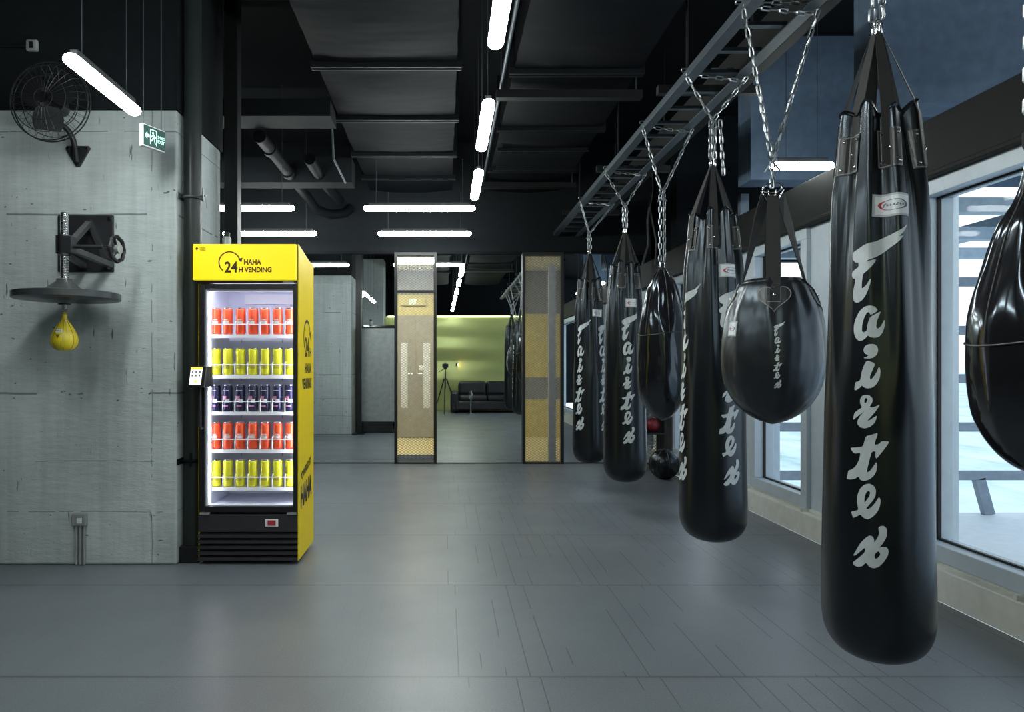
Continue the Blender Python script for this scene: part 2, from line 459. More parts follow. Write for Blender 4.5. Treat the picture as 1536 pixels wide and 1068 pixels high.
for sx in (-1, 1):
    leaf = MB().box(0 if sx > 0 else -.30, .30 if sx > 0 else 0, -.05, -.005, .01, 2.01).build('door_leaf', M('bronze_grey_door', (.30, .28, .21), .4), dr, bevel=.004)
    MB().box(sx * .185 - .055, sx * .185 + .055, -.06, -.048, .49, 1.56).build('frosted_strip', 'frost', leaf)
    MB().tube([(sx * .04, -.06, 1.05), (sx * .04, -.1, 1.05), (sx * .04 + sx * .08, -.1, 1.05)], .008, 8).build('door_handle', 'chrome', leaf, True)
MB().box(.06, .14, -.062, -.05, 1.11, 1.19).build('lock_plate', 'white_plastic', dr)
ex = thing('exit_sign', 'small lit exit sign above the lobby double door', 'sign', (-.53, 11.5, 2.235))
MB().box(-.2, .2, 0, .05, -.06, .06).build('sign_box', 'gold', ex)
q = MB()
vs, fs = text_verts('EXIT', .12, .08, .02); q.add([(x - .06, -.004, y - .04) for x, y in vs], fs)
q.build('sign_lettering', 'sign_mark', ex)
lamp = thing('ceiling_panel_light', 'white ceiling panel lighting the gold lobby behind the mesh', 'light', (0, 10.1, 2.70))
MB().box(-1.6, .1, -.3, .3, .0, .045).build('light_housing', 'white_plastic', lamp)
MB().box(-1.57, .07, -.27, .27, -.012, -.001).build('diffuser', emit('warm_lobby_diffuser', (1.0, .96, .78), 22), lamp)

# mesh screens
def lattice(mb, x0, x1, z0, z1, y, s=.026, ang=33, sw=.0052, t=.002):
    a = math.radians(ang)
    for sg in (1, -1):
        d = (math.cos(a), sg * math.sin(a)); n = (-d[1], d[0])
        cs = [n[0] * x + n[1] * z for x in (x0, x1) for z in (z0, z1)]
        k = min(cs) + s * .5
        while k < max(cs):
            # p = n*k + d*t clipped to the rectangle
            lo, hi = -99, 99
            for (o, dd, m0, m1) in ((n[0] * k, d[0], x0, x1), (n[1] * k, d[1], z0, z1)):
                t0, t1 = (m0 - o) / dd, (m1 - o) / dd
                if t0 > t1: t0, t1 = t1, t0
                lo, hi = max(lo, t0), min(hi, t1)
            if hi > lo + .002:
                p0 = (n[0] * k + d[0] * lo, y + sg * t * .5, n[1] * k + d[1] * lo); p1 = (n[0] * k + d[0] * hi, y + sg * t * .5, n[1] * k + d[1] * hi)
                mb.beam(p0, p1, t, sw)
            k += s
for (a, b_), lab, mid in ((P1, 'tall black framed mesh screen left of the sofa reflection, grey door behind it', 2.09), (P2, 'tall black framed mesh screen beside the hanging bags, grey post behind it', None)):
    W = b_ - a
    t = thing('mesh_screen', lab, 'screen', ((a + b_) / 2, ML - .01, 0), 0, 'mesh screens in the end wall')
    f = MB(); h = W / 2
    f.box(-h, -h + .035, -.045, .045, 0, 2.56); f.box(h - .035, h, -.045, .045, 0, 2.56)
    f.box(-h + .035, h - .035, -.04, .04, 2.52, 2.56); f.box(-h + .035, h - .035, -.04, .04, 0, .02)
    if mid: f.box(-h + .035, h - .035, -.035, .035, mid - .012, mid + .012)
    f.build('screen_frame', 'steel_black', t, bevel=.002)
    l = MB(); lattice(l, -h + .035, h - .035, .02, 2.52, 0); l.build('expanded_mesh', 'mesh_metal', t)
    if mid: MB().box(-h + .035, h - .035, .05, .07, .02, .10).build('kick_plate', 'grey_panel', t)
    else: MB().box(.08, .17, .06, .12, .0, 2.42).build('inner_post', 'mesh_metal', t)

# ------------------------------------------------------------------ RIGHT WINDOW WALL
XW = 2.5
kb = MB(); kb.box(XW, XW + .30, -5, ML + .1, 0, .165)
kb.box(XW + .05, XW + .30, -5, ML + .1, .165, .19)
struct(kb.build('trim_3', 'kerb', bevel=.006))
yy = 1.2
while yy < 8:
    struct(MB().box(XW - .001, XW + .055, yy, yy + .02, .165, .19).build('trim_4', 'kerb')); yy += .93
wins = [(-2.6, .6), (.9, 3.79), (4.905, 5.815), (6.5, 7.8)]
# wall panels between the windows
prev = -5.0; k = 1
pm = MB()
for a, b_ in wins + [(ML + .1, None)]:
    pm.box(XW + .06, XW + .28, prev, a, .19, 2.17); prev = b_
struct(pm.build('wall_right', 'frame'))
for i, (a, b_) in enumerate(wins):
    fr = MB(); x0, x1 = XW + .03, XW + .19; fw = .085
    fr.box(x0, x1, a, b_, .19, .19 + fw); fr.box(x0, x1, a, b_, 2.17 - fw, 2.17); fr.box(x0, x1, a, a + fw, .19 + fw, 2.17 - fw); fr.box(x0, x1, b_ - fw, b_, .19 + fw, 2.17 - fw)
    wo = fr.build('window_%d' % (i + 1), 'frame', bevel=.004); struct(wo)
    g = MB().box(x0 + .09, x0 + .10, a + fw, b_ - fw, .19 + fw, 2.17 - fw).build('window_pane', 'glass', wo)
    ga = MB()
    for (ya, yb, za, zb) in ((a + fw, a + fw + .012, .19 + fw, 2.17 - fw), (b_ - fw - .012, b_ - fw, .19 + fw, 2.17 - fw), (a + fw, b_ - fw, .19 + fw, .19 + fw + .012), (a + fw, b_ - fw, 2.17 - fw - .012, 2.17 - fw)):
        ga.box(x0 + .07, x0 + .088, ya, yb, za, zb)
    ga.build('window_gasket', 'steel_black', wo)
bm_ = MB(); bm_.box(XW, XW + .24, -5, ML + .1, 2.19, 2.47); bm_.box(XW - .02, XW + .26, -5, ML + .1, 2.165, 2.19)
struct(bm_.build('wall_right_beam', 'beam', bevel=.004))
# roof level outside the beam
struct(MB().box(XW + .01, 5.0, 4.05, 4.3, 2.72, CEIL).build('wall_right_bulkhead', 'bulkhead'))
struct(MB().box(XW + .01, 5.0, 5.75, 6.0, 2.72, CEIL).build('wall_right_bulkhead_far', 'bulkhead'))
struct(MB().box(XW + .01, 5.0, 7.6, 7.8, 2.475, CEIL).build('wall_right_bulkhead_last', 'dark_wall'))

struct(MB().box(2.5, 5.2, ML + .14, ML + .24, 2.475, CEIL).build('wall_end_upper', 'dark_wall'))
# outside
tag(MB().box(2.9, 14, -5, 7.1, -.42, -.30).build('balcony_deck', 'deck'), 'white terrace deck outside the right hand windows', 'deck')
gd = MB(); gd.add([(2.9, -6, -1.2), (160, -6, -1.2), (160, 400, -1.2), (2.9, 400, -1.2)], [(0, 1, 2, 3)])
struct(gd.build('ground', 'snow'))
rs = thing('terrace_rail_screen', 'tall slate grey horizontal rail screen across the terrace outside the windows', 'railing', (3.0, 7.0, -.3))
for i in range(6):
    zz = 1.2 + (547 - (713 - i * 72.5)) / 150 + .3
    MB().box(0, 7.5, -.03, .03, zz - .045, zz + .045).build('rail', 'ext_rail', rs, bevel=.004)
for x in (2.33, 5.2):
    MB().beam((x, 0, .36), (x + .10, 0, 0), .10, .06, (0, 1, 0)).build('post', 'ext_rail', rs)
for x in (-.06, 7.5): MB().box(x, x + .08, -.04, .04, 0, 3.2).build('post', 'ext_rail', rs, bevel=.004)
cn = thing('glass_canopy', 'blue grey steel canopy over the terrace outside the windows', 'canopy', (3.0, 0, 2.2))
cb = MB()
cb.box(.6, 6.2, 3.0, 3.1, .02, .20); cb.build('cross_beam', 'ext_steel', cn)
for y in (4.4, 5.6, 6.8, 8.0):
    MB().box(.2, 6.2, y, y + .12, .22, .34).build('cross_beam', 'ext_steel', cn)
for x in (.5, 2.6, 4.7):
    MB().beam((x, 1.5, .45), (x, 8.6, .40), .10, .16).build('rafter', 'ext_steel', cn)
MB().tube([(1.2, 1.2, .1), (1.2, 3.6, .12), (1.5, 4.1, .12), (5.5, 4.1, .12)], .05, 12).build('drain_pipe', 'ext_steel', cn, True)

# ------------------------------------------------------------------ CEILING SERVICES
def duct(name, label, x0, x1, z0, z1, y0, y1, rims, seed):
    t = thing(name, label, 'duct', (0, 0, z0), 0, 'wrapped ducts under the ceiling')
    rnd = random.Random(seed); b = MB(); ys = [y0]; y = y0
    while y < y1 - .12: y += .12; ys.append(min(y, y1))
    nx = 10; vs = []; fs = []
    for y in ys:
        d = min([abs(y - r) for r in rims] + [1.2]); sag = .035 * math.sin(min(d, .55) / .55 * PI / 2)
        ring = []
        for i in range(nx + 1):
            u = i / nx; e = math.sin(u * PI)
            ring.append((x0 + (x1 - x0) * u + rnd.uniform(-.004, .004), y, -sag * e ** .6 + rnd.uniform(-.003, .003)))
        off = rnd.uniform(-.008, .008)
        ring += [(x1 + off, y, .06), (x1 + off, y, (z1 - z0)), (x0 - off, y, (z1 - z0)), (x0 - off, y, .06)]
        vs += ring
    n = nx + 5
    for j in range(len(ys) - 1):
        for i in range(n): fs.append((j * n + i, j * n + (i + 1) % n, (j + 1) * n + (i + 1) % n, (j + 1) * n + i))
    fs.append(tuple(range(n))); fs.append(tuple((len(ys) - 1) * n + i for i in range(n)))
    b.add(vs, fs); b.build('duct_body', 'duct', t, True)
    for r in rims:
        f = MB(); h = z1 - z0
        for dy in (-.035, .012):
            f.box(x0 - .035, x1 + .035, r + dy, r + dy + .02, -.04, .0); f.box(x0 - .035, x0, r + dy, r + dy + .02, 0, h); f.box(x1, x1 + .035, r + dy, r + dy + .02, 0, h)
        f.build('duct_flange', 'duct_rim', t, bevel=.004)
    return t
d1 = duct('air_duct', 'wide black wrapped air duct left of the middle row of lights', -.90, .08, 3.30, 3.75, -1.2, 8.45, [1.3, 2.55, 3.75, 4.88, 5.93, 6.95, 7.8], 1)
d2 = duct('air_duct', 'wide black wrapped air duct right of the middle row of lights, above the bag rail', .49, 1.38, 3.30, 3.75, -1.2, 8.45, [1.4, 2.6, 3.8, 4.99, 6.2, 7.5], 2)
vg = MB()
for i in range(14): vg.box(.53, 1.34, 6.72 + i * .045, 6.735 + i * .045, -.055, -.032)
vg.box(.50, 1.37, 6.68, 6.71, -.06, -.03); vg.box(.50, 1.37, 7.33, 7.36, -.06, -.03); vg.build('vent_grille', 'duct_rim', d2)
for y in (5.25, 7.9, 2.0):
    t = thing('duct_hanger', 'black strut hung under the right duct, %s' % {5.25: 'second from the mirror wall', 7.9: 'nearest to the mirror wall', 2.0: 'just above the camera end'}[y], 'bracket', (0, y, 3.22), 0, 'duct hangers')
    MB().box(.38, 1.47, -.04, .04, -.03, .03).build('strut', 'steel_black', t)
    for x in (.42, 1.43): MB().tube([(x, 0, .03), (x, 0, CEIL - 3.22)], .006, 6).build('threaded_rod', 'steel_rail', t)
# concrete cross beams at the left
struct(MB().box(-6, -.92, 5.6, 5.9, 3.19, 3.33).build('ceiling_beam', 'dark_wall'))
struct(MB().box(-6, -.95, 7.1, 7.35, 3.05, 3.30).build('ceiling_beam_far', 'dark_wall'))
def pipe(name, label, pts, r, mat='pipe', couplings=()):
    t = thing(name, label, 'pipe', pts[0], 0, 'pipes under the ceiling')
    o = Vector(pts[0]); MB().tube([Vector(p) - o for p in pts], r, 14).build('pipe_run', mat, t, True)
    for c, d in couplings:
        c = Vector(c) - o; d = Vector(d).normalized()
        MB().tube([c - d * .04, c + d * .04], r * 1.22, 14).build('pipe_coupling', mat, t, True)
    return t
pipe('ceiling_pipe', 'thick grey ceiling pipe left of the wrapped duct, nearest to the column', [(-1.58, 5.95, 3.14), (-1.575, 6.5, 3.14), (-1.57, 7.2, 3.12), (-1.55, 7.9, 3.08), (-1.50, 8.1, 3.0), (-1.36, 8.3, 2.98), (-1.2, 8.4, 3.02), (-1.15, 8.48, 3.1)], .055, 'pipe', [((-1.58, 6.3, 3.14), (0, 1, 0)), ((-1.572, 7.0, 3.125), (0, 1, 0))])
pipe('ceiling_pipe', 'grey ceiling pipe between the thick pipe and the wrapped duct', [(-1.28, 6.6, 3.14), (-1.28, 7.4, 3.12), (-1.22, 8.1, 3.1)], .055)
pipe('ceiling_pipe', 'thin bent conduit just left of the wrapped duct', [(-1.02, 6.3, 3.35), (-1.02, 6.4, 3.08), (-1.0, 7.0, 3.02)], .010, 'steel_rail')
pipe('ceiling_pipe', 'thin bright conduit along the left edge of the duct beside the lights', [(.42, 1.5, 3.36), (.42, 5.4, 3.30), (.43, 8.4, 3.28)], .014, 'steel_rail')
# black post behind the machine
pp = thing('steel_post', 'black steel post rising behind the yellow vending machine', 'post', (-1.497, 4.93, 0))
MB().box(-.047, .047, -.047, .047, .0, 3.85).build('post_shaft', 'steel_black', pp, bevel=.004)
MB().box(-.1, .1, -.1, .1, 0, .015).build('base_plate', 'steel_black', pp)
# round pipe at the column edge with clamps
cp = thing('vertical_pipe', 'dark green grey vertical pipe clamped to the concrete column corner', 'pipe', (-1.552, 4.30, 0))
MB().tube([(0, 0, 0), (0, 0, 3.85)], .052, 20).build('pipe_shaft', 'olive_pipe', cp, True)
MB().box(-.058, .056, -.07, .07, 0, .10).build('pipe_foot', 'steel_black', cp, bevel=.004)
for z, mt in ((2.22, 'chain'), (.615, 'pipe')):
    c = MB(); c.tube([(.058 * math.cos(t), .058 * math.sin(t), z) for t in [2 * PI * k / 20 for k in range(20)]], .009, 8, closed=True)
    c.box(-.058, -.052, -.10, .02, z - .018, z + .018); e_ = 1 if z > 2 else .5; c.tube([(.03, -.05, z), (.05 + .05 * (e_ - .5) * 2, -.055, z + .005)], .008, 8); c.tube([(.01 + .075 * (e_ - .5) * 2, -.06, z - .03), (.01 + .075 * (e_ - .5) * 2, -.06, z + .05)], .007, 8)
    c.build('pipe_clamp', mt, cp, True)
# can shaped sensor atop machine and hanging hose
cs = thing('canister', 'small chrome canister standing on top of the vending machine', 'canister', (-1.352, 4.33, 1.905))
MB().lathe([(.025, 0), (.027, .01), (.027, .075), (.021, .085)], 20).build('canister_body', 'grey_box', cs, True)
MB().lathe([(.019, .086), (.019, .11), (.012, .116)], 20).build('canister_cap', 'steel_black', cs, True)
tag(MB().tube([(0, 0, 3.3 - 2.2), (.02, 0, .75), (-.03, 0, .45), (-.02, 0, .2), (-.08, 0, 0)], .012, 8).build('dangling_cable', 'rubber', None, True, loc=(2.05, 7.0, 2.2)), 'black cable dangling from the ceiling behind the teardrop bag chains', 'cable')
tag(MB().tube([(0, 0, 1.1), (-.05, 0, .7), (.03, 0, .3), (.02, .0, .05)], .01, 8).build('dangling_cable', 'rubber', None, True, loc=(2.2, 7.4, 2.2)), 'second black cable dangling from the ceiling, nearer the windows', 'cable')

# ------------------------------------------------------------------ TUBE LIGHTS
def tube_light(x, y, z, along, L, label, group, ceil_at=3.85):
    t = thing('tube_light', label, 'light', (x, y, z), 0 if along == 'x' else PI / 2, group)
    h = L / 2; r = .037
    d = MB(); pr = [(max(.0015, r * math.sin(k * PI / 12)), -h - .0 + r * (1 - math.cos(k * PI / 12))) for k in range(0, 7)]
    prof = pr + [(rr, -zz) for rr, zz in reversed(pr)]
    d.lathe(prof, 20, axis='x'); d.v = [(p[0], p[1], p[2] * .74) for p in d.v]
    d.build('diffuser', 'tube', t, True)
    MB().box(-h + .05, h - .05, -.018, .018, r * .6, r + .018).build('light_housing', 'steel_black', t, bevel=.003)
    for sx in (-1, 1): MB().tube([(sx * (h - .12), 0, r + .02), (sx * (h - .12), 0, ceil_at - z)], .0025, 5).build('suspension_wire', 'steel_rail', t)
    return t
LH = 2.68
names = ['nearest to the mirror wall', 'second from the mirror wall', 'third from the mirror wall, cut by the picture top', 'fourth from the mirror wall, seen only in the mirror', 'over the camera, seen only in the mirror', 'behind the camera, seen only in the mirror']
for k, (y, zt) in enumerate(zip((5.79, 4.37, 2.82, 1.37, -.05, -1.75), (LH, LH, LH, LH, LH, LH))):
    tube_light(.215 + .009 * (y - 1), y, zt, 'y', .87, 'middle row white tube light, ' + names[k], 'tube lights in the middle row', 3.85)
for k, (y, nm) in enumerate(((3.42, 'slanting across the picture above the exit sign'), (2.3, 'second from the column, out of frame'), (.9, 'third from the column, out of frame'))):
    tube_light(-1.66 if k == 0 else -1.68, y, 2.555 if k == 0 else LH, 'y', .69 if k == 0 else .9, 'white tube light in the left row, ' + nm, 'tube lights in the left row')
for (x, y, nm) in ((-.245, 6.63, 'right pair, upper one in the picture'), (-.235, 7.90, 'right pair, lower one in the picture'), (-1.955, 6.62, 'left pair above the machine, upper one'), (-1.98, 7.90, 'left pair above the machine, lower one')):
    tube_light(x, y, LH, 'x', 1.06, 'white tube light hung crosswise, ' + nm, 'crosswise tube lights', 3.15 if x > -1 else 3.85)
tube_light(2.52, 4.95, 2.605, 'x', .46, 'long tube light outside the beam beyond the round bag chain', 'tube lights outside the beam')
tube_light(2.80, 2.66, LH + .03, 'y', .95, 'tube light cut by the top right picture edge', 'tube lights outside the beam')

# ------------------------------------------------------------------ FAIRTEX SCRIPT
S8 = 8.216
def conv(pts, y0, dv=0): return [((u / S8) + 1255, y0 + v / S8) for u, v in pts]
GL = []   # (outer, holes)
GL.append((conv([(800,75),(780,88),(700,145),(620,185),(540,215),(430,258),(320,285),(240,330),(175,365),(165,400),(175,450),(205,485),(245,493),(245,545),(200,570),(160,605),(160,650),(185,675),(212,680),(195,760),(175,840),(175,910),(195,955),(235,970),(285,945),(330,890),(365,810),(385,740),(392,690),(375,705),(340,765),(285,808),(285,740),(300,630),(345,600),(395,550),(430,500),(450,462),(400,472),(340,492),(350,475),(430,445),(540,390),(640,320),(710,255),(745,208),(720,213),(690,218),(740,170),(780,120),(803,85)], 340), []))
GL.append((conv([(470,125),(440,80),(385,62),(320,72),(260,120),(215,200),(188,290),(188,370),(210,440),(250,475),(290,472),(330,445),(358,412),(385,435),(435,443),(485,430),(525,385),(548,320),(553,250),(545,232),(530,265),(495,320),(465,338),(450,310),(460,240),(490,170),(508,130),(385,195),(362,250),(350,310),(345,355),(310,378),(285,360),(290,280),(315,200),(345,145),(370,140),(388,175)], 455), []))
GL.append((conv([(365,645),(320,625),(305,585),(320,540),(365,515),(425,515),(465,540),(475,590),(460,640),(420,675),(370,685),(315,680),(310,668),(345,665)], 455), []))
GL.append((conv([(345,705),(445,740),(410,820),(380,900),(388,928),(410,915),(450,860),(480,790),(490,783),(503,830),(495,910),(460,980),(410,1025),(350,1035),(310,1020),(288,1000),(260,1030),(215,1060),(195,1055),(200,1000),(210,962),(245,955),(270,935),(280,860),(305,780)], 455), []))
GL.append((conv([(500,190),(450,270),(400,330),(350,390),(385,375),(430,340),(465,320),(455,365),(430,415),(385,455),(320,478),(265,465),(232,430),(238,380),(275,320),(335,258),(300,290),(240,335),(185,382),(178,370),(195,300),(240,262),(290,232),(268,190),(265,140),(285,100),(330,82),(380,88),(412,120),(412,165),(378,225),(410,230),(450,215)], 580), [conv([(345,118),(355,140),(340,175),(318,178),(318,145),(330,122)], 580)]))
GL.append((conv([(480,515),(430,665),(490,650),(515,615),(610,615),(560,690),(500,770),(460,822),(445,800),(450,735),(405,742),(375,850),(350,960),(350,990),(385,970),(430,900),(458,858),(468,900),(460,960),(430,1020),(380,1068),(320,1092),(270,1085),(245,1045),(200,1080),(140,1095),(90,1090),(105,1050),(115,990),(170,970),(220,920),(255,850),(275,765),(190,782),(140,718),(220,708),(300,692),(320,620),(338,565),(410,545)], 580), []))
GL.append((conv([(250,370),(228,280),(238,190),(265,120),(320,65),(380,48),(430,70),(455,115),(450,180),(420,240),(380,290),(338,345),(370,345),(420,300),(465,235),(490,190),(508,230),(500,300),(470,370),(420,430),(360,468),(310,455),(270,420),(230,450),(180,475),(168,445),(155,402),(200,390)], 710), [conv([(370,130),(388,150),(380,190),(350,240),(320,278),(320,220),(340,155)], 710)]))
GL.append((conv([(480,555),(500,530),(540,522),(570,540),(583,590),(570,660),(530,730),(490,780),(530,765),(575,762),(600,800),(590,860),(550,930),(490,1000),(430,1025),(380,1015),(340,970),(300,1020),(240,1040),(195,1030),(178,1000),(210,970),(270,915),(330,850),(330,800),(290,835),(240,885),(200,918),(185,912),(220,850),(270,760),(330,690),(385,648),(420,660),(435,690),(435,725),(470,670),(495,610)], 710), [conv([(485,815),(437,862),(442,900),(455,915),(485,888),(508,855)], 710)]))
def chaikin(p):
    out = []
    for i in range(len(p)):
        a, b = p[i], p[(i + 1) % len(p)]
        out.append((a[0] * .82 + b[0] * .18, a[1] * .82 + b[1] * .18)); out.append((a[0] * .18 + b[0] * .82, a[1] * .18 + b[1] * .82))
    return out
def glyph_tris(transform):
    """returns list of (verts2d, tris) for the whole vertical word"""
    res = []
    for gi, (o, hs) in enumerate(GL):
        loops = [[Vector((*transform(gi, x, y), 0)) for x, y in chaikin(l)] for l in [o] + hs]
        tr = tessellate_polygon(loops); flat = [p for l in loops for p in l]
        res.append(([(p.x, p.y) for p in flat], [tuple(t) for t in tr]))
    return res
def cut_grid(parts, du, dv):
    bm = bmesh.new()
    for vs, fs in parts:
        bv = [bm.verts.new((x, y, 0)) for x, y in vs]
        for f in fs:
            try: bm.faces.new([bv[i] for i in f])
            except ValueError: pass
    xs = [v.co.x for v in bm.verts]; ys = [v.co.y for v in bm.verts]
    for lo, hi, d, ax in ((min(xs), max(xs), du, 0), (min(ys), max(ys), dv, 1)):
        k = math.floor(lo / d) + 1
        while k * d < hi:
            no = (1, 0, 0) if ax == 0 else (0, 1, 0); co = (k * d, 0, 0) if ax == 0 else (0, k * d, 0)
            bmesh.ops.bisect_plane(bm, geom=bm.verts[:] + bm.edges[:] + bm.faces[:], dist=1e-7, plane_co=co, plane_no=no); k += 1
    bm.verts.index_update()
    out = ([(v.co.x, v.co.y) for v in bm.verts], [tuple(v.index for v in f.verts) for f in bm.faces]); bm.free(); return out
# vertical word: u (arc metres, right positive), v height in metres above the floor, on the 2.26 m bag
WORD = cut_grid(glyph_tris(lambda g, x, y: ((x - 1303) / 545, 1.2 - (y - 547) / 465)), .007, .010)
ROUNDWORD = cut_grid(glyph_tris(lambda g, x, y: ((x - 1303) / 545 * .30, (1.2 - (y - 547) / 465 - 1.1) * .262)), .012, .012)
# horizontal mini word for the woven label, about 1 unit wide, centred
mini = []; cx = 0
heights = {}
def mini_word(w):
    adv = [0, 60, 112, 112, 160, 205, 262, 312]; ys = [403, 488, 488, 555, 612, 676, 740, 805]
    tops = []
    def tr(g, x, y):
        y0 = {0: 403, 1: 487, 2: 560, 3: 560, 4: 615, 5: 680, 6: 742, 7: 805}[g]; return ((x - 1300 + adv[g] - 150) / 380 * w, -(y - y0) / 380 * w)
    return cut_grid(glyph_tris(tr), .012, .012)
MINI = mini_word(.070); MINI_S = mini_word(.036)

class Skin:
    """surface of revolution with pleats; phi = 0 faces local -y, positive phi to local +x"""
    def __init__(s, prof, fold, nf=9, seed=0, flare=0):
        s.prof = sorted(prof); s.fold = fold; s.nf = nf; rnd = random.Random(seed); s.ph = [rnd.uniform(0, 6.28) for _ in range(4)]
    def r0(s, z):
        p = s.prof
        if z <= p[0][0]: return p[0][1]
        if z >= p[-1][0]: return p[-1][1]
        for i in range(len(p) - 1):
            if p[i][0] <= z <= p[i + 1][0]:
                a, b = p[i], p[i + 1]; t = (z - a[0]) / (b[0] - a[0])
                # catmull-rom
                pm = p[i - 1] if i > 0 else a; pn = p[i + 2] if i + 2 < len(p) else b
                ma = (b[1] - pm[1]) / max(1e-6, b[0] - pm[0]) * (b[0] - a[0]) if i > 0 else (b[1] - a[1]); mb_ = (pn[1] - a[1]) / max(1e-6, pn[0] - a[0]) * (b[0] - a[0]) if i + 2 < len(p) else (b[1] - a[1])
                return max(.0005, (2 * t ** 3 - 3 * t * t + 1) * a[1] + (t ** 3 - 2 * t * t + t) * ma + (-2 * t ** 3 + 3 * t * t) * b[1] + (t ** 3 - t * t) * mb_)
    def R(s, z, phi):
        r = s.r0(z); A = s.fold(z)
        w = math.cos(s.nf * phi + s.ph[0]); w = math.copysign(abs(w) ** .6, w)
        w2 = math.cos((s.nf * 2 - 3) * phi + s.ph[1] + z * 2)
        lump = .006 * math.sin(2 * phi + s.ph[2] + z * 5) * math.sin(z * 3.7 + s.ph[3]) + .004 * math.sin(3 * phi - z * 9 + s.ph[1])
        return r * (1 + A * (w * .75 + w2 * .3) + lump)
    def P(s, z, phi, off=0):
        r = s.R(z, phi) + off; return (r * math.sin(phi), -r * math.cos(phi), z)
    def mesh(s, mb, z0, z1, zs=None, n=96, nz=70, cap=True):
        zs = zs or [z0 + (z1 - z0) * i / nz for i in range(nz + 1)]
        vs = [s.P(z, 2 * PI * k / n) for z in zs for k in range(n)]; fs = []
        for i in range(len(zs) - 1):
            for k in range(n):
                l = (k + 1) % n; fs.append((i * n + k, i * n + l, (i + 1) * n + l, (i + 1) * n + k))
        if cap: fs.append(tuple(range(n - 1, -1, -1)))
        mb.add(vs, fs); return zs
    def decal(s, mb, flat, phi0, zoff=0, off=.0012, rot=0, u0=0, scale=1):
        vs, fs = flat; out = []
        c_, s_ = math.cos(rot), math.sin(rot)
        for u, v in vs:
            u, v = (u * c_ - v * s_) * scale, (u * s_ + v * c_) * scale
            z = v + zoff; r = s.r0(z)
            out.append(s.P(z, phi0 + (u + u0) / max(.05, r), off))
        mb.add(out, fs)
    def rect(s, mb, phi0, z, w, h, off, rot=0, d=.004):
        s.decal(mb, grid_rect(w, h, d), phi0, z, off, rot)
def grid_rect(w, h, d=.01):
    nx = max(1, math.ceil(w / d)); ny = max(1, math.ceil(h / d))
    vs = [(-w / 2 + w * i / nx, -h / 2 + h * j / ny) for j in range(ny + 1) for i in range(nx + 1)]
    return vs, [(j * (nx + 1) + i, j * (nx + 1) + i + 1, (j + 1) * (nx + 1) + i + 1, (j + 1) * (nx + 1) + i) for j in range(ny) for i in range(nx)]
def ring_flat(a, b, w, a0, a1, n=24, wfun=None):
    vs = []; fs = []
    for i in range(n + 1):
        t = math.radians(a0 + (a1 - a0) * i / n); ww = w * (wfun(t) if wfun else 1)
        vs += [((a) * math.cos(t), (b) * math.sin(t)), ((a + ww) * math.cos(t), (b + ww * .5) * math.sin(t))]
    for i in range(n): fs.append((2 * i, 2 * i + 1, 2 * i + 3, 2 * i + 2))
    return vs, fs
def woven_label(sk, parent, phi, z, w, h, mini, rot=-.04):
    l = MB(); l.mi = 1; sk.rect(l, phi, z, w, h, .0022, rot); l.mi = 0; sk.rect(l, phi, z, w * .87, h * .82, .0034, rot)
    o = l.build('woven_label', ['label', 'label_edge'], parent)
    e = MB(); k = w / .108
    wf = lambda t: .35 + .9 * abs(math.cos(t)) ** 3
    e.mi = 0; sk.decal(e, ring_flat(.029 * k, .0155 * k, .008 * k, 110, 250, 24, wf), phi, z, .0046, rot)
    e.mi = 1; sk.decal(e, ring_flat(.029 * k, .0155 * k, .008 * k, -110, 110, 30, wf), phi, z, .0046, rot); sk.decal(e, mini, phi, z, .0054, rot, scale=.70)
    e.build('label_print', ['red_print', 'navy_print'], o)

RX = (1.33, 1.595)   # the two bag rails
RZ = 2.75
def upper_chain(parent, loc, rz, zr, knot, apex, wrap=True, extra=0, r=.0042, L=.052, dbl=True):
    """chain from the two rails down to a knot and from the knot to the bag hook; built in the bag's local frame"""
    inv = (Matrix.Translation(loc) @ Matrix.Rotation(rz, 4, 'Z')).inverted()
    def T(x, y, z): return inv @ Vector((x, y, z))
    c = MB(); y = loc[1]; kx = loc[0]
    K = T(kx, y, knot)
    for i, x in enumerate(RX):
        c.chain(T(x + (-.03 if i == 0 else .03), y, zr), K, L, r * 5.9, r)
    if wrap:
        c2 = c; c = MB(); c.chain(T(RX[0] - .03, y, zr + .015), T(RX[1] + .03, y + .03, zr - .01), L, r * 5.9, r)
        c.chain(T(RX[0] - .03, y + .08, zr + .07), T(RX[1] + .03, y + .08, zr + .07), L, r * 5.9, r)
        c.build('rail_chain', 'chain', parent, True); c = c2
    A = T(kx, y, apex)
    if dbl:
        for s_ in (-1, 1): c.chain(K + Vector((s_ * .012, 0, 0)), A + Vector((s_ * .014, 0, .01)), L, r * 5.9, r, tw=.4 + s_ * .5)
    else: c.chain(K, A, L, r * 5.9, r)
    if extra: c.chain(K + Vector((.03, -.02, 0)), K + Vector((.045, -.03, -extra)), L, r * 5.9, r)
    for a in (-.5, .5):   # knot of cable ties
        c.tube([K + Vector((-.03 * math.copysign(1, a), -.01, -.05)), K + Vector((.02 * math.copysign(1, a), -.012, .02))], r * .9, 6)
    c.build('hanging_chain', 'chain', parent, True)
    return A

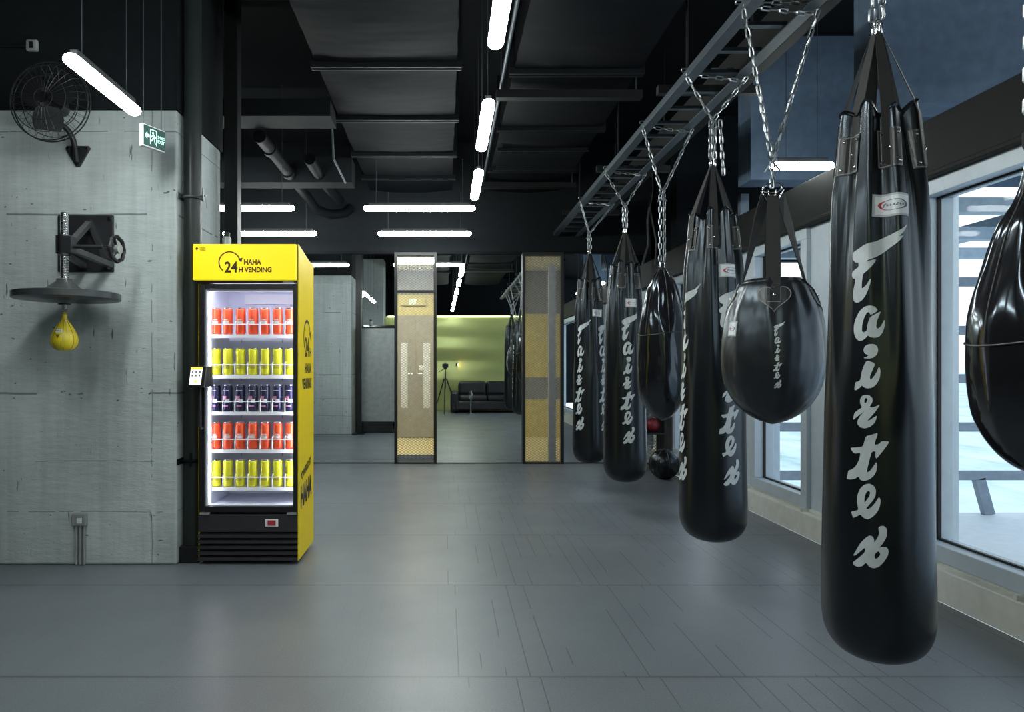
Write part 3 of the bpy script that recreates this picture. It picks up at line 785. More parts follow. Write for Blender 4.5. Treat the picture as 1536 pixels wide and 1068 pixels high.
PA = [(178,51),(190,53),(215,56),(260,62),(300,68),(400,74),(500,78),(600,82),(700,84),(850,87),(918,87),(944,83),(964,72),(977,55),(985,32),(988,6)]
def long_bag(X, Y, rs, yaw, label, knot, dz, seed, cols, labs, patch0):
    rz = -math.atan(X / Y) + math.radians(yaw); base = 1.2 - 441 / 465 + dz
    loc = Vector((X, Y, base)); t = thing('heavy_bag', label, 'punching bag', loc, rz, 'long heavy bags on the rail')
    prof = [(1.2 - (y - 547) / 465 - base + dz, hw / 545 * rs) for y, hw in PA]
    top = prof[0][0]
    def fold(z):
        u = (z - (top - .95)) / .95; return 0 if u < 0 else .20 * min(1, u) ** 1.25
    sk = Skin(prof, fold, 8, seed)
    b = MB(); zs = [max(0, .14 * (1 - math.cos(i / 16 * PI / 2))) for i in range(17)] + [.14 + (top - .14) * i / 60 for i in range(1, 61)]
    prof_lo = zs
    n = 120; sk.mesh(b, 0, 0, zs, n)
    # turned-in rim and inner well
    vs = []; fs = []
    for (dr, dzz) in ((0, 0), (.006, .006), (-.002, .014), (-.016, .010), (-.020, -.02), (-.024, -.10)):
        for k in range(n):
            ph = 2 * PI * k / n; r = sk.R(top, ph) + dr; vs.append((r * math.sin(ph), -r * math.cos(ph), top + dzz + .03 * math.cos(8 * ph + sk.ph[0])*0 ))
    for i in range(5):
        for k in range(n): l = (k + 1) % n; fs.append((i * n + k, i * n + l, (i + 1) * n + l, (i + 1) * n + k))
    fs.append(tuple(5 * n + k for k in range(n))); b.add(vs, fs)
    # rim height follows the gathers
    for i, p in enumerate(b.v):
        u = (p[2] - (top - .16)) / .16
        if u > 0:
            ph = math.atan2(p[0], -p[1]); b.v[i] = (p[0], p[1], p[2] + min(1, u) * .028 * (math.cos(8 * ph + sk.ph[0]) * .6 + math.cos(3 * ph + 1) * .5))
    b.build('bag_shell', 'vinyl', t, True, split=60)
    apex = upper_chain(t, loc, rz, RZ + dz, knot, 2.30, extra=.30 if seed == 2 else 0)
    # straps with riveted patches
    for k in range(6):
        ph = math.radians(patch0 - yaw + 60 * k); zc = top - .125
        pt = MB(); sk.rect(pt, ph, zc, .064, .125, .003, 0); pt.build('strap_patch', 'patch', t)
        st = MB()
        for (u, v, w_, h_) in ((0, .058, .058, .0025), (0, -.058, .058, .0025), (-.028, 0, .0025, .116), (.028, 0, .0025, .116)):
            gv, gf = grid_rect(w_, h_, .012); sk.decal(st, ([(a + u, c + v) for a, c in gv], gf), ph, zc, .0042)
        st.build('stitching', 'thread', t)
        for (u, v) in ((-.020, .045), (.020, .045), (0, 0), (-.020, -.045), (.020, -.045)):
            if abs(math.degrees(math.atan2(math.sin(ph + math.radians(yaw)), math.cos(ph + math.radians(yaw))))) > 100: continue
            q = Vector(sk.P(zc + v, ph + u / sk.r0(zc), .005)); MB().ball(q, .0048, (1, 1, 1), 10, 6).build('rivet', 'chrome', t, True)
        pts = [sk.P(zc - .05, ph, .0015), sk.P(zc + .05, ph, .0025), sk.P(top - .01, ph, .004), sk.P(top + .03, ph, -.006)]
        a = Vector((math.sin(ph) * .012, -math.cos(ph) * .012, 0)) + Vector((apex[0], apex[1], 0)); e = Vector((a[0], a[1], apex[2] - .03))
        p3 = Vector(pts[-1]); pts += [tuple(p3.lerp(e, .35)), tuple(p3.lerp(e, .7)), tuple(e)]
        wd = (math.cos(ph), math.sin(ph), 0)
        MB().ribbon(pts, wd, [.044, .044, .042, .040, .034, .027, .016], .0025).build('strap', 'webbing', t)
        hk = MB(); hk.link(e + Vector((0, 0, .012)), (0, 0, 1), wd, .055, .022, .0035)
        if k % 2 == 0: hk.build('strap_hook', 'chrome', t, True)
    for a in cols:
        w = MB(); sk.decal(w, WORD, math.radians(a - yaw), -base + dz, .0026); w.build('script_lettering', 'print', t)
    for a in labs: woven_label(sk, t, math.radians(a - yaw), 1.688 - base + dz, .105, .07, MINI)
    return t
long_bag(1.394, 2.26, 1.0, -6, 'largest and nearest long black heavy bag, hanging beside the right window', 2.45, 0, 3, (-6, 174), (18, 198), 17)
long_bag(1.440, 3.77, 1.085, 35, 'long black heavy bag hanging just behind the round ball shaped bag', 2.515, 0, 2, (33, -62, 180), (37, 190), 3)
long_bag(1.455, 5.67, 1.07, 10, 'long black heavy bag left of the small teardrop bag, script facing the camera', 2.48, 0, 5, (11, 180), (24, 200), -12)
long_bag(1.385, 6.73, 1.0, -34, 'farthest long black heavy bag, nearest to the mirror wall', 2.46, 0, 6, (-34, 60, 180), (35, 200), 10)

# round wrecking-ball bag
def round_bag():
    X, Y = 1.425, 3.05; base = 1.2 - 89 / 344; loc = Vector((X, Y, base)); rz = -math.atan(X / Y) + math.radians(0)
    t = thing('round_heavy_bag', 'round black ball shaped bag on four wide straps, in front of the second long bag', 'punching bag', loc, rz)
    prof = [(1.2 - (y - 547) / 344 - base, hw / 379) for y, hw in ((425,46),(429,52),(445,61),(470,71),(500,76.5),(530,79),(560,77),(585,70),(607,56),(622,38),(631,20),(636,2))]
    top = prof[0][0]
    sk = Skin(prof, lambda z: .0 if z < top - .4 else .045 * ((z - top + .4) / .4) ** 1.3, 11, 4)
    b = MB(); sk.mesh(b, 0, top, [top * .5 * (1 - math.cos(PI * i / 60)) for i in range(61)], 120)
    n = 120; o = len(b.v)
    b.add([((sk.R(top, 2 * PI * k / n) * f) * math.sin(2 * PI * k / n), -(sk.R(top, 2 * PI * k / n) * f) * math.cos(2 * PI * k / n), top + z) for f, z in ((1, 0), (.96, .012), (.85, .016), (.4, .01), (.02, .008)) for k in range(n)],
          [(i * n + k, i * n + (k + 1) % n, (i + 1) * n + (k + 1) % n, (i + 1) * n + k) for i in range(4) for k in range(n)])
    b.build('bag_shell', 'vinyl_soft', t, True, split=60)
    A = upper_chain(t, loc, rz, RZ, 2.09, 1.97, dbl=False)
    apex = Vector((A[0], A[1], 1.94 - base))
    rg = MB(); rg.tube([(apex[0] + .038 * math.cos(a), apex[1], apex[2] + .03 + .02 * math.sin(a)) for a in [2 * PI * k / 18 for k in range(18)]], .004, 8, closed=True)
    for s_ in (-1, -.35, .35, 1): rg.link(apex + Vector((.034 * s_, 0, .0)), (s_ * .5, 0, 1), (0, 1, 0), .05, .018, .0035)
    rg.build('hook_ring', 'chrome', t, True)
    for k in range(4):
        ph = math.radians(2 + 90 * k) + (math.radians(3) if k == 1 else 0)
        hz = top - .075
        # heart shaped patch
        heart = []
        for i in range(40):
            a = 2 * PI * i / 40; hx = 16 * math.sin(a) ** 3; hy = 13 * math.cos(a) - 5 * math.cos(2 * a) - 2 * math.cos(3 * a) - math.cos(4 * a); heart.append((hx / 16 * .066, hy / 16 * .062))
        tr = tessellate_polygon([[Vector((x, y, 0)) for x, y in heart]]); flat = cut_grid([(heart, [tuple(q) for q in tr])], .015, .015)
        hp = MB(); sk.decal(hp, flat, ph, hz, .0025); ho = hp.build('heart_patch', 'patch', t)
        ol = MB(); vs = []; fs = []
        for x, y in heart: vs += [(x * .93, y * .93), (x * .99, y * .99)]
        m = len(heart)
        for i in range(m): fs.append((2 * i, 2 * i + 1, 2 * ((i + 1) % m) + 1, 2 * ((i + 1) % m)))
        sk.decal(ol, (vs, fs), ph, hz, .0036)
        for (u, v, w_, h_) in ((0, .043, .05, .0022), (0, -.02, .05, .0022), (-.025, .012, .0022, .062), (.025, .012, .0022, .062)):
            gv, gf = grid_rect(w_, h_, .01); sk.decal(ol, ([(a + u, c + v) for a, c in gv], gf), ph, hz, .0068)
        ol.build('stitching', 'thread', ho)
        MB().ball(sk.P(hz + .01, ph, .008), .0075, (1, 1, 1), 12, 8).build('rivet', 'chrome', t, True)
        pts = [sk.P(hz - .018, ph, .004), sk.P(hz + .04, ph, .005), sk.P(top, ph, .004)]
        e = apex + Vector((math.sin(ph) * .03, -math.cos(ph) * .005, 0)); p3 = Vector(pts[-1]); pts += [tuple(p3.lerp(e, .3)), tuple(p3.lerp(e, .7)), tuple(e)]
        sg = 1 if math.sin(ph) > 0 else -1
        tw = [(math.cos(ph), math.sin(ph), 0)] * 3 + ([(math.cos(ph), math.sin(ph), 0)] * 3 if k % 2 == 0 else [(.25 * sg, .9 * sg, .1), (.6 * sg, .75 * sg, .22), (.8 * sg, .5 * sg, .3)])
        MB().ribbon(pts, tw, [.048, .05, .056, .058, .054, .042], .003).build('strap', 'webbing', t)
        w = MB(); sk.decal(w, ROUNDWORD, ph + math.radians(4), top - .315, .0016); w.build('script_lettering', 'print', t)
    lz = 1.2 - (494 - 547) / 344 - base
    woven_label(sk, t, math.radians(-50), lz, .058, .064, MINI_S)
round_bag()

def teardrop(X, Y, prof, knot, label, seam, name, seed, yaw=0, folds=.07):
    base = prof[-1][0]; loc = Vector((X, Y, base)); rz = -math.atan(X / Y) + math.radians(yaw)
    t = thing(name, label, 'punching bag', loc, rz, 'teardrop bags on the rail')
    pf = [(z - base, r) for z, r in prof]; top = pf[0][0]
    sk = Skin(pf, lambda z: .0 if z < seam - base else folds * ((z - seam + base) / (top - seam + base)) ** .8, 7, seed)
    b = MB(); sk.mesh(b, 0, top, [top * .5 * (1 - math.cos(PI * i / 70)) for i in range(71)], 110); n = 110
    b.add([sk.P(top, 2 * PI * k / n) for k in range(n)], [tuple(range(n))])
    b.build('bag_shell', 'vinyl_gloss', t, True, split=60)
    s_ = MB(); zz = seam - base
    s_.tube([sk.P(zz + .01 * math.sin(2 * a), a, .0012) for a in [2 * PI * k / 60 for k in range(60)]], .0028, 6, closed=True)
    s_.build('welt_seam', 'patch', t, True)
    for k in range(6):
        a = 2 * PI * k / 6 + .3
        MB().tube([sk.P(zz + (top - zz) * i / 14, a, .001) for i in range(15)], .0024, 6).build('panel_seam', 'patch', t, True)
    MB().lathe([(.022, top - .03), (.026, top - .02), (.026, top + .012), (.016, top + .02)], 16).build('neck_collar', 'webbing', t, True)
    A = upper_chain(t, loc, rz, RZ, knot, base + top + .05, L=.05)
    rg = MB(); rg.link(A + Vector((0, 0, -.025)), (0, 0, 1), (1, 0, 0), .07, .04, .005); rg.build('hook_ring', 'chrome', t, True)
    return t
pD = [(1.2 + (547 - y) / 229, hw / 240) for y, hw in ((405,8),(420,17),(440,25),(470,32),(500,36),(540,38),(575,37.5),(598,33),(615,23),(626,12),(631,1))]
teardrop(1.425, 4.60, pD, 2.32, 'small glossy teardrop bag hanging between two long heavy bags', 1.40, 'teardrop_bag', 8)
pB = [(1.2 + (547 - y) / 600, hw / 768) for y, hw in ((205,13),(240,15),(270,21),(300,32),(337,57),(409,84),(469,103),(510,108),(562,108),(618,100),(645,89),(675,67),(697,41),(708,18),(712,2))]
teardrop(1.475, 1.75, pB, 2.35, 'large glossy teardrop bag cut off by the right picture edge', 1.2 + (547 - 513) / 600, 'teardrop_bag', 9, 0, .10)

# rail / ladder carrying the bags
rl = thing('bag_rail', 'long weathered steel ladder rail under the ceiling carrying the bags', 'rail', (0, 0, RZ))
for i, x in enumerate(RX):
    r = MB(); y0, y1 = .4, 8.46
    r.box(x - .03, x + .03, y0, y1, 0, .008); r.box(x - .004 + (.024 if i else -.024), x + .004 + (.024 if i else -.024), y0, y1, .008, .045)
    r.build('side_rail', 'steel_rail', rl, bevel=.001)
y = .6
while y < 8.4:
    MB().box(RX[0] + .02, RX[1] - .02, y, y + .035, .012, .03).build('rung', 'steel_rail', rl); y += .262
MB().box(1.68, 1.74, .4, 8.46, .05, .28).build('support_beam', 'beam', rl)
for y in (1.0, 2.6, 4.2, 5.9, 7.6):
    h = MB(); h.box(1.28, 1.9, y, y + .05, .08, .13)
    for x in (1.46, 1.85): h.tube([(x, y + .025, .13), (x, y + .025, 1.12)], .008, 6)
    h.build('rail_hanger', 'steel_black', rl)

# ------------------------------------------------------------------ VENDING MACHINE
MX0, MX1, MY0, MY1 = -1.484, -.884, 4.2, 4.69
vm = thing('vending_machine', 'yellow and black glass door drinks vending machine beside the concrete column', 'vending machine', ((MX0 + MX1) / 2, MY0, 0))
w2 = .30; D = MY1 - MY0; HT = 1.924
body = MB()
DZ0, DZ1 = .345, 1.655     # glass opening
body.box(-w2, -w2 + .045, .05, D, .015, 1.88); body.box(w2 - .010, w2 - .004, .05, D, .015, 1.84)
body.box(-w2 + .045, w2 - .045, D - .03, D, .015, 1.84); body.box(-w2 + .045, w2 - .045, .05, D - .03, .015, DZ0 - .02); body.box(-w2 + .045, w2 - .045, .05, D - .03, DZ1 + .04, 1.86)
body.build('cabinet_body', 'cab_black', vm, bevel=.003)
MB().box(-w2 + .01, w2 - .01, D, D + .004, .2, 1.84).build('back_panel', 'grey_box', vm)
ft = MB()
for x in (-.24, .24):
    for y in (.08, D - .07): ft.lathe([(.02, 0), (.02, .016)], 12, (x, y, 0))
ft.build('foot', 'rubber', vm)
# yellow side skin with sloping top rear
sd = MB(); sd.prism([(.012, .02), (D, .02), (D, 1.865), (D - .14, 1.872), (.02, HT), (.012, HT)], w2 - .004, w2 + .001, 'yz'); sd.build('side_panel', 'yellow_paint', vm)
sd = MB(); sd.prism([(.012, .02), (D, .02), (D, 1.865), (D - .14, 1.872), (.02, HT), (.012, HT)], -w2 - .001, -w2 + .004, 'yz'); sd.build('side_panel', 'yellow_paint', vm)
tp = MB(); tp.add([(-w2, .02, HT - .002), (w2, .02, HT - .002), (w2, D - .14, 1.87), (-w2, D - .14, 1.87), (-w2, D, 1.863), (w2, D, 1.863)], [(0, 1, 2, 3), (3, 2, 5, 4)]); tp.build('top_cover', 'cab_black', vm)
# header
hd = MB().box(-.321, .294, -.030, -.002, 1.704, 1.919); hdo = hd.build('header_box', 'yellow_glow', vm, bevel=.004)
MB().box(-w2 + .001, w2 - .004, -.002, .05, 1.69, 1.915).build('header_backing', 'cab_black', vm)
def on_header(px, py): return ((px - 289) / 251.8 - .321, 1.2 + (547 - py) / 251.8)
hl = MB()
def put_text(mb, s, x0, x1, yb, yt, off=.02):
    a = on_header(x0, yb); b = on_header(x1, yt); vs, fs = text_verts(s, b[0] - a[0], b[1] - a[1], off)
    mb.add([(a[0] + x, -.0312, a[1] + y) for x, y in vs], fs)
put_text(hl, '24', 337, 356.5, 409, 392.2, .03); put_text(hl, 'H', 358, 364.5, 408.5, 400.5, .04)
put_text(hl, 'HAHA', 366, 392, 397.2, 388.8, .035); put_text(hl, 'VENDING', 366.5, 407.5, 408.6, 400.6, .035)
c = on_header(344.2, 393.5)
hl.add([(x, -.0312, z) for x, z in arc_poly(c[0], c[1], .0625, 232, 12, .0072)], [(i, i + 1, 57 - i - 1, 57 - i) for i in range(28)])
a = on_header(361.5, 389); hl.add([(a[0] - .017, -.0313, a[1] + .002), (a[0] + .010, -.0313, a[1] + .010), (a[0] + .002, -.0313, a[1] - .020)], [(0, 1, 2)])
hl.build('header_lettering', 'black_print', hdo)
lg = MB(); c = on_header(295.3, 372.8)
lg.add([(c[0], -.0313, c[1])] + [(c[0] + .0075 * math.cos(2 * PI * k / 16), -.0313, c[1] + .0075 * math.sin(2 * PI * k / 16)) for k in range(16)] + [(c[0] - .004, -.0313, c[1] - .006), (c[0] + .004, -.0313, c[1] - .006), (c[0], -.0313, c[1] - .015)], [(0, 1 + k, 1 + (k + 1) % 16) for k in range(16)] + [(17, 18, 19)])
put_text(lg, 'HAHA', 299.5, 308.5, 373, 371, .03); put_text(lg, 'VENDING', 299.5, 308.5, 376, 374, .03)
lg.build('header_logo', 'black_print', hdo)
# side lettering
def side_text(mb, s, y0, y1, z0, z1, shear=0, off=.035):
    vs, fs = text_verts(s, y1 - y0, z1 - z0, off); mb.add([(w2 + .0022, y0 + x, z0 + y + shear * x) for x, y in vs], fs)
sl = MB()
side_text(sl, '24', .20, .33, 1.25, 1.375); side_text(sl, 'H', .35, .40, 1.25, 1.31); side_text(sl, 'HAHA', .20, .41, 1.145, 1.21); side_text(sl, 'VENDING', .11, .41, 1.045, 1.115)
cy, cz = .265, 1.375
pts = [(cy + (.105 + s_ * .006) * math.cos(math.radians(a)), cz + (.105 + s_ * .006) * math.sin(math.radians(a))) for s_ in (1,) for a in [225 - k * 8 for k in range(28)]]
pts2 = [(cy + .093 * math.cos(math.radians(a)), cz + .093 * math.sin(math.radians(a))) for a in [225 - k * 8 for k in range(28)]]
sl.add([(w2 + .0022, y, z) for y, z in pts + pts2], [(i, i + 1, 28 + i + 1, 28 + i) for i in range(27)])
sl.add([(w2 + .0023, cy + .075, cz + .03), (w2 + .0023, cy + .125, cz + .04), (w2 + .0023, cy + .105, cz - .02)], [(0, 1, 2)])
side_text(sl, 'POWERED BY', .07, .40, .485, .535, .22, .03); side_text(sl, 'HAHA', .07, .42, .315, .455, .10, .06)
sl.build('side_lettering', 'black_print', vm)
# grille base
gb = MB().box(-w2, w2 - .004, -.0, .05, .195, .30); gb.build('lower_panel', 'cab_grille', vm, bevel=.003)
gr = MB(); gr.mi = 1; gr.box(-w2, w2 - .004, .03, .05, .02, .195); gr.mi = 0
for i in range(5):
    z = .025 + i * .034; gr.add([(-w2, -.004, z), (w2 - .004, -.004, z), (w2 - .004, -.004, z + .014), (-w2, -.004, z + .014), (-w2, .028, z + .027), (w2 - .004, .028, z + .027), (w2 - .004, .028, z - .002), (-w2, .028, z - .002)], [(0, 1, 2, 3), (3, 2, 5, 4), (0, 7, 6, 1), (0, 3, 4, 7), (1, 6, 5, 2), (4, 5, 6, 7)])
gr.build('louvre_grille', ['cab_grille', 'cab_black'], vm)
bd = MB().box(.103, .182, -.006, -.0005, .228, .274).build('badge_frame', 'white_plastic', vm, bevel=.006)
MB().box(.119, .167, -.0085, -.006, .236, .268).build('badge_centre', 'red_badge', bd, bevel=.002)
# door
dr = MB(); y0, y1 = -.0, .045
dr.box(-w2 + .004, -w2 + .040, y0, y1, .315, 1.685); dr.box(w2 - .030, w2 - .005, y0, y1, .315, 1.685)
dr.box(-w2 + .040, w2 - .030, y0, y1, .315, DZ0 + .005); dr.box(-w2 + .040, w2 - .030, y0, y1, DZ1, 1.685)
door = dr.build('door', 'cab_black', vm, bevel=.003)
MB().box(-w2 + .04, w2 - .03, .010, .016, DZ0 + .005, DZ1).build('door_glass', 'door_glass', door)
gk = MB(); gk.box(-w2 + .040, -w2 + .052, .018, .045, DZ0 + .005, DZ1); gk.box(-w2 + .052, w2 - .03, .018, .045, DZ1 - .012, DZ1); gk.box(-w2 + .052, w2 - .03, .018, .045, DZ0 + .005, DZ0 + .012)
gk.build('door_gasket', 'cab_white', door)
hn = MB(); hn.tube([(-.272, .0, 1.10), (-.272, -.04, 1.10), (-.272, -.045, 1.08), (-.272, -.045, .84), (-.272, -.04, .82), (-.272, 0, .82)], .008, 10); hn.box(-w2 + .004, -w2 + .016, -.012, 0, .83, 1.10)
hn.build('door_handle', 'cab_grille', door, True)
hg = MB(); hg.box(-.285, -.23, -.012, .01, .302, .314); hg.box(.235, .29, -.012, .01, .302, .314); hg.box(.21, .275, -.01, .0, 1.687, 1.698); hg.build('door_hinge', 'grey_box', door)
# liner
ln = MB(); li, lo_ = -w2 + .052, w2 - .012; yb = D - .045
ln.add([(li, .05, DZ0), (li, yb, DZ0), (lo_, yb, DZ0), (lo_, .05, DZ0), (li, .05, DZ1 + .03), (li, yb, DZ1 + .03), (lo_, yb, DZ1 + .03), (lo_, .05, DZ1 + .03)], [(0, 3, 2, 1), (4, 5, 6, 7), (0, 1, 5, 4), (1, 2, 6, 5), (2, 3, 7, 6)])
ln.build('cabinet_liner', 'cab_white', vm)
bk = MB(); bk.box(-.14, .20, yb - .02, yb - .004, 1.60, 1.665); bk.box(.14, .155, yb - .025, yb - .018, 1.50, 1.60); bk.build('evaporator_cover', 'shelf_white', vm)
rl_ = MB()
for x in (-.17, .10):
    for z in [DZ0 + .05 + k * .05 for k in range(24)]: rl_.box(x, x + .004, yb - .004, yb - .001, z, z + .02)
rl_.build('shelf_rail_slots', 'grey_panel', vm)
ls = MB(); ls.box(li + .001, li + .005, .052, .062, DZ0 + .02, DZ1 - .01); ls.box(lo_ - .010, lo_ - .001, .048, .075, DZ0 + .02, DZ1 - .01); ls.box(li + .02, lo_ - .02, .055, .075, DZ1 + .012, DZ1 + .022)
ls.build('led_strip', 'strip', vm)
SH = [1.385, 1.137, .912, .681, .449]
row_names = ['top shelf', 'second shelf', 'middle shelf', 'fourth shelf', 'lowest filled shelf']
CXS = [-.225, -.150, -.075, 0, .074, .147, .222]
canx = [325, 343, 362, 381, 399, 418, 436]
for si, z in enumerate(SH):
    s_ = MB(); s_.box(li + .003, lo_ - .003, .085, .095, z - .022, z); s_.box(li + .003, lo_ - .003, .095, yb - .03, z - .005, z - .0015)
    s_.build('shelf', 'shelf_white', vm)
    wr = MB(); wr.tube([(li + .006, .083, z + .062), (lo_ - .006, .083, z + .062)], .003, 6)
    for px in canx + [307]:
        x = (px + 9.5 - 668) / 245 - (MX0 + MX1) / 2
        if li + .01 < x < lo_ - .01: wr.tube([(x, .083, z), (x, .083, z + .055), (x, .09, z + .075), (x, .15, z + .09), (x, .30, z + .09), (x, .34, z)], .0028, 6)
    wr.build('wire_divider', 'shelf_white', vm, True)
MB().box(-.29, .0, 0, .0, 0, 0)
# payment terminal
pt = thing('payment_terminal', 'small black payment screen fixed to the left edge of the machine door', 'terminal', (-1.445, 4.155, 1.13), math.radians(-8))
MB().prism([(-.075, -.062), (-.045, .062), (.03, .062), (.04, -.062)], -.052, .052, 'yz').build('terminal_housing', 'cab_black', pt, bevel=.005)
def tp_(x, s): # on sloped face s in 0..1 upward
    return (x, -.075 + .03 * s - .0022, -.062 + .124 * s)
def face(mb, x0, x1, s0, s1, o=0):
    a = [tp_(x0, s0), tp_(x1, s0), tp_(x1, s1), tp_(x0, s1)]; mb.add([(p[0], p[1] - o, p[2]) for p in a], [(0, 1, 2, 3)])
q = MB(); face(q, -.042, .030, .12, .93); scn = q.build('terminal_screen', 'screen', pt)
q = MB(); q.mi = 0; face(q, -.042, .030, .84, .93, .0006); face(q, -.012, .004, .22, .34, .0006); q.mi = 1
for r in range(2):
    for k in range(3): face(q, -.034 + k * .022, -.022 + k * .022, .50 + r * .17, .60 + r * .17, .0006)
q.build('screen_icons', ['screen_yellow', 'grey_box'], scn)
# cans
def make_can(mats, art):
    r, h = .0305, .165
    b = MB().lathe([(.022, 0), (.027, .004), (r, .012), (r, h - .016), (.027, h - .005)], 24); c = b.build('drink_can', mats)
    for p in c.data.polygons: p.use_smooth = abs(p.normal.z) < .9
    l = MB().lathe([(.0272, h - .0055), (.0278, h - .001), (.0265, h), (.0245, h - .004), (.001, h - .004)], 24); lid = l.build('can_lid', 'alu', c, True)
    d = MB(); rr = r + .0006
    def band(a0, a1, z0, z1, n=8):
        vs = []
        for k in range(n + 1):
            a = math.radians(a0 + (a1 - a0) * k / n); vs += [(rr * math.sin(a), -rr * math.cos(a), z0), (rr * math.sin(a), -rr * math.cos(a), z1)]
        d.add(vs, [(2 * k, 2 * k + 2, 2 * k + 3, 2 * k + 1) for k in range(n)])
    if art == 'red':
        band(-50, 40, .066, .084); band(-62, -40, .03, .12); band(-20, 30, .088, .094)
        m_ = 'can_art_pale'
    elif art == 'yellow':
        band(-45, 45, .040, .046); band(-30, 40, .052, .060); band(-60, -30, .075, .125); m_ = 'can_art_mute'
    else:
        band(-40, 10, .070, .095); band(-30, 30, .030, .038); m_ = 'can_art_pink'
    ar = d.build('can_artwork', m_, c)
    if art == 'navy':
        d2_ = MB(); d = d2_
        def band2(a0, a1, z0, z1, n=6):
            vs = []
            for k in range(n + 1):
                a = math.radians(a0 + (a1 - a0) * k / n); vs += [(rr * 1.01 * math.sin(a), -rr * 1.01 * math.cos(a), z0), (rr * 1.01 * math.sin(a), -rr * 1.01 * math.cos(a), z1)]
            d2_.add(vs, [(2 * k, 2 * k + 2, 2 * k + 3, 2 * k + 1) for k in range(n)])
        band2(-5, 45, .055, .078); band2(-60, -48, .02, .13); band2(-35, 35, .128, .131); d2_.build('can_artwork', 'can_art_pale', c)
    return c
proto = {'red': make_can('can_red', 'red'), 'yellow': make_can('can_yellow', 'yellow'), 'navy': make_can('can_navy', 'navy')}
used = set(); ords = ['leftmost', 'second from left', 'third from left', 'middle', 'third from right', 'second from right', 'rightmost, half hidden']
cname = {'red': 'orange red', 'yellow': 'yellow', 'navy': 'dark navy'}
for si, (z, kind) in enumerate(zip(SH, ('red', 'yellow', 'navy', 'red', 'yellow'))):
    for k, px in enumerate(canx):
        src = proto[kind]
        if kind in used:
            c = src.copy(); COL.objects.link(c)
            for ch in src.children:
                d = ch.copy(); COL.objects.link(d); d.parent = c
        else: c = src; used.add(kind)
        c.location = ((px - 668 - 1.2) / 242.5 + random.uniform(-.002, .002), MY0 + .13, z + .0)
        c.rotation_euler = (0, 0, random.uniform(-.25, .05))
        c['label'] = '%s can, %s on the %s of the machine' % (cname[kind], ords[k], row_names[si]); c['category'] = 'can'; c['group'] = 'drink cans on the %s' % row_names[si]

# ------------------------------------------------------------------ SPEED BAG PLATFORM
sp = thing('speed_bag_platform', 'round black speed bag platform on an adjustable steel wall bracket', 'speed bag platform', (-2.10, 4.2, 1.59))
pl = MB().box(-.22, .116, -.014, 0, .165, .505); pl = pl.build('wall_plate', 'plate', sp, bevel=.006)
for x in (-.195, .092):
    for z in (.19, .48): MB().lathe([(.011, -.022), (.011, -.014)], 12, (x, 0, z), 'y').build('bolt', 'chrome', pl, True)
RY = -.34
rod = MB()
rp = []
z = .07
while z < .44: rp += [(.0195, z), (.0225, z + .004), (.0195, z + .008)]; z += .009
rod.lathe(rp, 20, (.0, RY, 0)); rod.build('threaded_rod', 'chrome', sp, True)
cl = MB().lathe([(.03, .215), (.03, .325)], 20, (0, RY, 0)); cl.box(0, .05, RY - .03, RY + .03, .225, .315); cl.box(-.036, -.028, RY - .025, RY + .025, .22, .32); cl.build('clamp_collar', 'plate', sp, True)
am = MB(); am.beam((.03, RY + .02, .29), (-.03, -.01, .46), .032, .032); am.build('upper_arm', 'arm', sp, bevel=.003)
MB().beam((-.03, -.02, .47), (.07, -.01, .24), .03, .03).build('rear_brace', 'plate', sp)
MB().beam((.03, RY + .02, .25), (.10, -.01, .205), .034, .034).build('lower_arm', 'arm', sp, bevel=.003)
MB().beam((.0, RY + .03, .215), (-.06, -.01, .20), .03, .03).build('lower_arm', 'arm', sp, bevel=.003)
cr = MB().tube([(.04, RY, .262), (.20, RY + .02, .262)], .011, 12); cr.build('crank_shaft', 'plate', sp, True)
MB().tube([(.18, RY + .018, .262), (.26, RY + .02, .262)], .007, 10).build('crank_spindle', 'chrome', sp, True)
wc = Vector((.275, RY + .03, .252)); hw = MB()
ax = Vector((1, -.12, 0)).normalized(); u_ = Vector((0, 0, 1)); v_ = ax.cross(u_)
hw.tube([wc + (u_ * math.cos(a) + v_ * math.sin(a)) * (.067 + .003 * math.cos(8 * a)) for a in [2 * PI * k / 48 for k in range(48)]], .011, 8, closed=True)
for k in range(3):
    a = 2 * PI * k / 3 + .4; hw.tube([wc, wc + (u_ * math.cos(a) + v_ * math.sin(a)) * .066], .008, 8)
hwo = hw.build('hand_wheel', 'steel_black', sp, True)
MB().tube([wc - ax * .012, wc + ax * .02], .026, 20).build('wheel_cap', 'grey_box', hwo, True)
cf = MB().lathe([(.10, .0), (.085, .015), (.045, .045), (.04, .06)], 8, (0, RY, .022)); cf.build('platform_hub', 'arm', sp, True)
dk = MB().lathe([(.266, -.030), (.273, -.026), (.273, .006), (.266, .010)], 64, (0, RY + .03, 0)); dk.build('round_platform', 'platform', sp, True)
